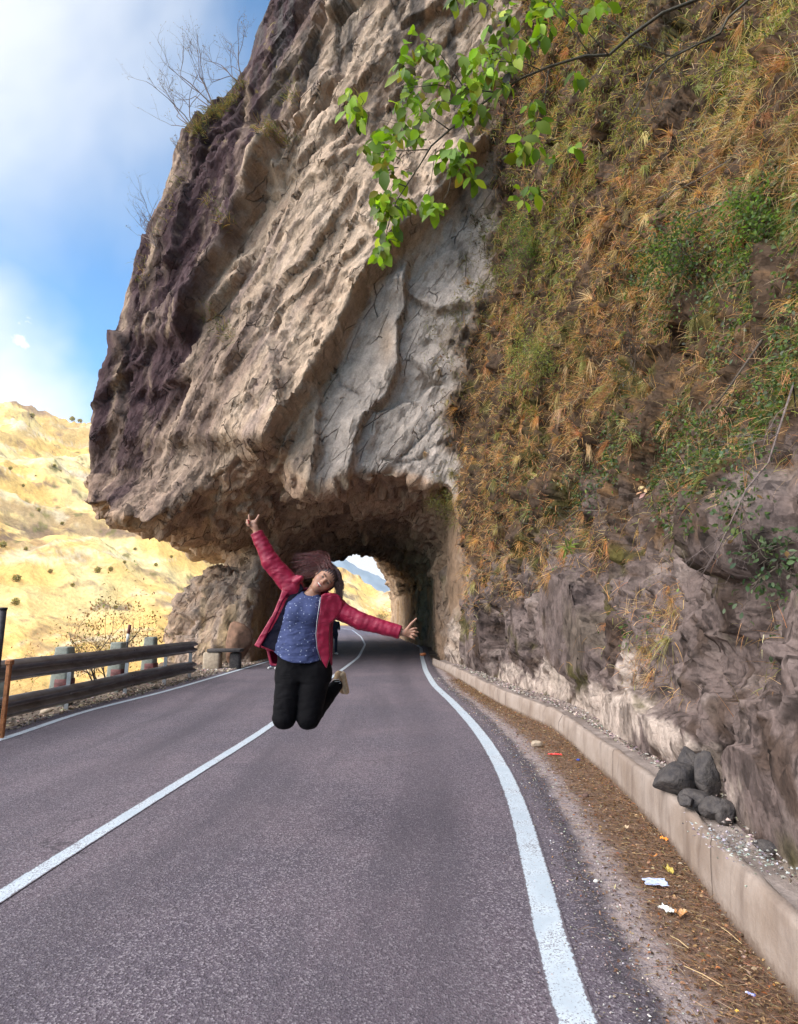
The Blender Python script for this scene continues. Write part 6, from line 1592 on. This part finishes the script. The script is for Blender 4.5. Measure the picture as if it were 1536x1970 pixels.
# shoes
MSHOE = simple('tan_suede', (.34, .23, .13), .8, .15, 40, bmp=.2); MSOLE = simple('pale_sole', (.50, .38, .24), .7, .15, 50, bmp=.2); MLACE = simple('lace', (.6, .62, .62), .7, .1, 60, bmp=0)
for k, f_ in enumerate(FEET):
    V_, Q_ = mesh_px(lambda p: smax(foot_(p, *f_, .8), -(p[1] - (f_[0][1] - 16)), 1) if False else foot_(p, (f_[0][0], f_[0][1] - 4, f_[0][2] + 3), f_[1], f_[2], .8), f_[0][0] - 24, f_[2][0] + 24, f_[1][1] - 24, f_[2][1] + 22, f_[0][2] - 22, f_[2][2] + 20, .004)
    sh = mesh('shoe', V_, Q_, MSHOE); hang(sh, woman)
    dx_ = 7
    V_, Q_ = mesh_px(lambda p: smin(cap(p, (f_[1][0] + dx_, f_[1][1] - 1, f_[1][2] + 3), (f_[2][0] + dx_ - 1, f_[2][1] + 4, f_[2][2] + 3), 6.5, 6.5), cap(p, (f_[1][0] + dx_, f_[1][1], f_[1][2] - 4), (f_[2][0] + dx_ - 1, f_[2][1] + 3, f_[2][2] - 4), 6, 6), 3), f_[0][0] - 24, f_[2][0] + 30, f_[1][1] - 24, f_[2][1] + 22, f_[0][2] - 22, f_[2][2] + 22, .004)
    so_ = mesh('sole', V_, Q_, MSOLE); so_.data.transform(Matrix.Translation(-woman.location)); so_.parent = sh
    mb = MB()
    for j in range(3): mb.tube([jw(f_[0][0] - 6 + j * 2, f_[0][1] - 12 + j * 4, f_[0][2] - 9), jw(f_[0][0] + 6 + j * 2, f_[0][1] - 14 + j * 4, f_[0][2] - 9)], .0025, 5)
    la = mb.build('laces', MLACE, woman); la.parent = sh
# hair: cap plus flying and hanging locks
m, nt, b = newmat('dark_red_hair'); a_ = N(nt, 'ShaderNodeAttribute', attribute_name='Col'); L(nt, a_.outputs['Color'], b.inputs['Base Color']); b.inputs['Roughness'].default_value = .42; b.inputs['Specular IOR Level'].default_value = .6
def haircap(p):
    d = ell(p, hp(0, 5.5, -5), (21.5, 25, 23), HB)
    u = [sum(HB[j][i] * (p[i] - HC[i]) for i in range(3)) for j in range(3)]
    facep = smax(smax(u[1] - (16.5 - .012 * u[0] ** 2), -(u[2] - 4), 2), np.abs(u[0]) - 17.5, 2)
    d = smax(d, -smax(-(u[2] - 3.5), smax(u[1] - 15.5 + .02 * u[0] ** 2, np.abs(u[0]) - 17.5, 2), 1.5), 1.5)
    d = smax(d, -(u[1] + 14) , 3)
    return d + .6 * np.sin(u[0] * 1.4 + u[1] * .2)
V1, Q1 = mesh_px(haircap, 590, 664, 1080, 1152, -40, 34, .004)
rh = np.random.default_rng(3); HV, HQ, HCc = [V1], [Q1], [np.tile([.030, .014, .014], (len(V1), 1))]; off = len(V1)
def lock(p0, p1, p2, p3, w, c_, seg=9):
    global off
    P_ = []
    for t in np.linspace(0, 1, seg):
        q = (1 - t) ** 3 * np.array(p0) + 3 * t * (1 - t) ** 2 * np.array(p1) + 3 * t * t * (1 - t) * np.array(p2) + t ** 3 * np.array(p3); P_.append(np.array(jw(*q)))
    P_ = np.array(P_); T_ = unit(np.gradient(P_, axis=0)); S_ = unit(np.cross(T_, np.array([.2, 1, .1]))); B_ = np.cross(T_, S_)
    ws = (w * UPX * (1 - .85 * np.linspace(0, 1, seg) ** 1.6))[:, None]
    ring = np.stack([P_ + S_ * ws, P_ + B_ * ws * .5, P_ - S_ * ws, P_ - B_ * ws * .5], 1).reshape(-1, 3)
    q = np.array([(i * 4 + k, i * 4 + (k + 1) % 4, i * 4 + 4 + (k + 1) % 4, i * 4 + 4 + k) for i in range(seg - 1) for k in range(4)])
    HV.append(ring); HQ.append(q + off); HCc.append(np.tile(c_, (len(ring), 1))); off += len(ring)
for k in range(520):       # flying up and to the left
    a = rh.uniform(-.2, 1); st_ = hp(rh.uniform(-17, 6), rh.uniform(18, 29), rh.uniform(-16, 8)) if k % 2 else hp(-rh.uniform(14, 20), rh.uniform(2, 20), rh.uniform(-14, 6))
    ex_ = rh.uniform(558, 612); ey_ = rh.uniform(1066, 1120) + (ex_ - 560) * -.15
    if k % 4 == 0: ex_, ey_ = rh.uniform(596, 616), rh.uniform(1066, 1090)
    mid1 = (st_[0] - rh.uniform(2, 12), st_[1] - rh.uniform(12, 30), st_[2] + 4); mid2 = (ex_ + rh.uniform(14, 34), ey_ - rh.uniform(0, 12), rh.uniform(-12, 14))
    red = rh.random()
    c_ = np.array([.035, .016, .016]) * (1 - red) + np.array([.14, .020, .015]) * red
    lock(st_, mid1, mid2, (ex_, ey_, rh.uniform(-14, 18)), rh.uniform(.18, .75), c_)
for k in range(220):        # falling on the right of the face
    st_ = hp(rh.uniform(8, 20), rh.uniform(8, 28), rh.uniform(-16, 9)); ex_ = rh.uniform(644, 660); ey_ = rh.uniform(1140, 1166)
    lock(st_, (st_[0] + rh.uniform(6, 14), st_[1] + 6, st_[2]), (ex_ + rh.uniform(0, 5), ey_ - 22, rh.uniform(-14, 8)), (ex_, ey_, rh.uniform(-14, 10)), rh.uniform(.25, .9), np.array([.035, .016, .014]) * (1 + rh.random() * 1.2))
for k in range(130):        # over the crown, from right to left
    st_ = hp(rh.uniform(4, 19), rh.uniform(24, 30), rh.uniform(-14, 8)); ex_, ey_ = rh.uniform(585, 625), rh.uniform(1066, 1100)
    lock(st_, (st_[0] + 2, st_[1] - 14, st_[2]), (st_[0] - 14, min(st_[1] - 18, 1080), 0), (ex_, ey_, rh.uniform(-10, 10)), rh.uniform(.2, .7), np.array([.05, .02, .022]))
hang(mesh('hair', np.concatenate(HV), np.concatenate(HQ), MT['dark_red_hair'], col=np.concatenate(HCc)), woman)
# small jewellery and nails
MNAIL = simple('red_nails', (.35, .02, .03), .3, .1, 60, bmp=0)
small_ball('fingernail', (482.6, 1004.5, -19.5), 1.7, MNAIL); small_ball('fingernail', (483.4, 1009.0, -19.6), 1.6, MNAIL)
print('woman done', round(time.time() - T0, 1))

# two people standing farther along the road
def bystander(label, base, H, face_dir, cols, seed, bag=False):
    """standing figure H metres tall; body is one surface, clothes are shells around it"""
    root = empty('person', base); tag(root, label, 'person'); s = H / 1.65; fx = face_dir
    def W(p): return (p[0] / s, (1.65 - p[2] / s), p[1] / s)
    def pts(*a): return [(x, 1.65 - z, y) for x, y, z in a]
    armL = pts((-.19, 0, 1.34), (-.25, .02, 1.08), (-.16 if bag else -.24, -.18 if bag else -.04, 1.0 if bag else .82)); armR = pts((.19, 0, 1.34), (.26, .03, 1.1), (.14 if bag else .25, -.2 if bag else -.05, 1.12 if bag else .83))
    def lg(p, g, sx): return chain(p, pts((.09 * sx, 0, .86), (.10 * sx, -.01, .46), (.11 * sx, .02, .08)), (.085 + g, .055 + g, .04 + g), .02)
    def trunk(p, g): return loft_s(p, g)
    def loft_s(p, g):
        y = p[1]; ys = [1.65 - z for z in (1.42, 1.34, 1.15, 1.0, .88, .80)]; hw = [.07 + g, .18 + g, .16 + g, .14 + g, .17 + g, .17 + g]; hd = [.07 + g, .10 + g, .12 + g, .11 + g, .125 + g, .11 + g]
        W_ = np.interp(y, ys, hw); H_ = np.interp(y, ys, hd); d = (np.sqrt((p[0] / W_) ** 2 + (p[2] / H_) ** 2) - 1) * np.minimum(W_, H_)
        return smax(smax(d, ys[0] - y, .02), y - ys[-1], .02)
    def bd(p):
        d = ell(p, (0, .115, 0), (.075, .112, .092)); d = smin(d, ell(p, (0, .175, -.03), (.05, .05, .05)), .03); d = smin(d, cap(p, (0, .15, -.09), (0, .165, -.105), .008, .014), .02)
        d = smin(d, cap(p, (0, .18, .01), (0, .27, .01), .05, .055), .03); d = smin(d, loft_s(p, -.015), .04)
        for a in (armL, armR): 
            d = smin(d, chain(p, a, (.05, .036, .025), .02), .03); e = a[2]
            d = smin(d, ell(p, (e[0], e[1] + .04, e[2] - .02), (.03, .045, .02)), .015)
            for j in range(5): d = smin(d, cap(p, (e[0] - .022 + .011 * j, e[1] + .07, e[2] - .02), (e[0] - .026 + .013 * j, e[1] + .115 - .02 * abs(j - 2) * .5, e[2] - .03), .008, .006), .006)
        for sx in (-1, 1): d = smin(d, lg(p, -.012, sx), .03); d = smin(d, cap(p, (.11 * sx, 1.58, .02), (.12 * sx, 1.62, -.13), .035, .028), .02)
        return d
    def top(p):
        d = loft_s(p, .025)
        for a in (armL, armR): d = smin(d, chain(p, a, (.07, .055, .042), .02), .03)
        return d + .006 * pn(p[0] * 14, p[1] * 14, p[2] * 14, seed)
    def low(p):
        y = p[1]; d = smin(lg(p, .012, -1), lg(p, .012, 1), .02); W_ = .175; q = (np.sqrt((p[0] / .18) ** 2 + (p[2] / .13) ** 2) - 1) * .13; q = smax(smax(q, .70 - y, .02), y - .86, .03)
        return smin(d, q, .05) + .004 * pn(p[0] * 14, p[1] * 10, p[2] * 14, seed + 1)
    def shoe(sx): return lambda p: smin(cap(p, (.11 * sx, 1.60, .03), (.12 * sx, 1.615, -.15), .045, .036), cap(p, (.11 * sx, 1.54, .03), (.11 * sx, 1.6, .03), .04, .045), .02)
    def hair_(p): return smax(smin(ell(p, (0, .105, .012), (.086, .118, .104)), ell(p, (0, .25, .06), (.08, .13, .05)), .03), -ell(p, (0, .15, -.12), (.066, .10, .085)), .01)
    rot = Matrix.Rotation(fx, 3, 'Z')
    for nm, fn, mat in [('body', bd, MT['skin']), ('jacket' if bag else 'shirt', top, cols[0]), ('trousers', low, cols[1]), ('shoe', shoe(-1), cols[2]), ('shoe', shoe(1), cols[2]), ('hair', hair_, cols[3])]:
        Vb, Qb = sdf_mesh(lambda X, Y, Z: (fn(W((X, Y, Z))) * s).astype(np.float32), (-.42 * s, -.36 * s, -.03), (.42 * s, .22 * s, 1.72 * s), .011)
        c_ = Vb[Qb]; vol = np.einsum('ij,ij->', c_[:, 0], np.cross(c_[:, 1], c_[:, 2])) + np.einsum('ij,ij->', c_[:, 0], np.cross(c_[:, 2], c_[:, 3]))
        if vol < 0: Qb = Qb[:, ::-1].copy()
        Vb = Vb @ np.array(rot).T
        o = mesh(nm, Vb, Qb, mat, col=np.tile([.36, .19, .13], (len(Vb), 1)) if nm == 'body' else None); o.parent = root
    return root
MNAVY = cloth('dark_navy_cloth', (.018, .022, .040), .8); MJEAN = cloth('blue_denim', (.035, .10, .24), .85); MWSH = simple('white_shoe', (.6, .6, .58), .6, .1, 30, bmp=0); MBLK = simple('black_hair', (.012, .010, .010), .45, .2, 40, bmp=0); MGRY = cloth('grey_cloth', (.10, .10, .12), .8)
b2 = ground(642, 1259); bystander('person in dark clothes standing on the road behind the jumping woman, hands raised', b2, 1.62, .5, (MNAVY, MNAVY, MWSH, MBLK), 3, True)
b3 = ground(528, 1287); bystander('person in blue jeans and white shoes mostly hidden behind the woman in crimson', b3, 1.56, -.3, (MGRY, MJEAN, MWSH, MBLK), 5)
print('people done', round(time.time() - T0, 1))

# ------------------------------------------------------------------ air
hz = MB(); hz.box((300, 1500, 330), (2900, 5000, 1040 - 10))
m = bpy.data.materials.new('air'); m.use_nodes = True; nt = m.node_tree; nt.nodes.clear()
pv = N(nt, 'ShaderNodeVolumePrincipled', i_Density=0.0001, i_Anisotropy=0.3); pv.inputs['Color'].default_value = (.80, .88, 1.0, 1)
ou = N(nt, 'ShaderNodeOutputMaterial'); L(nt, pv.outputs[0], ou.inputs['Volume'])
h_ = hz.build('haze', m, None, False); tag(h_, 'thin bright air over the valley', kind='stuff')
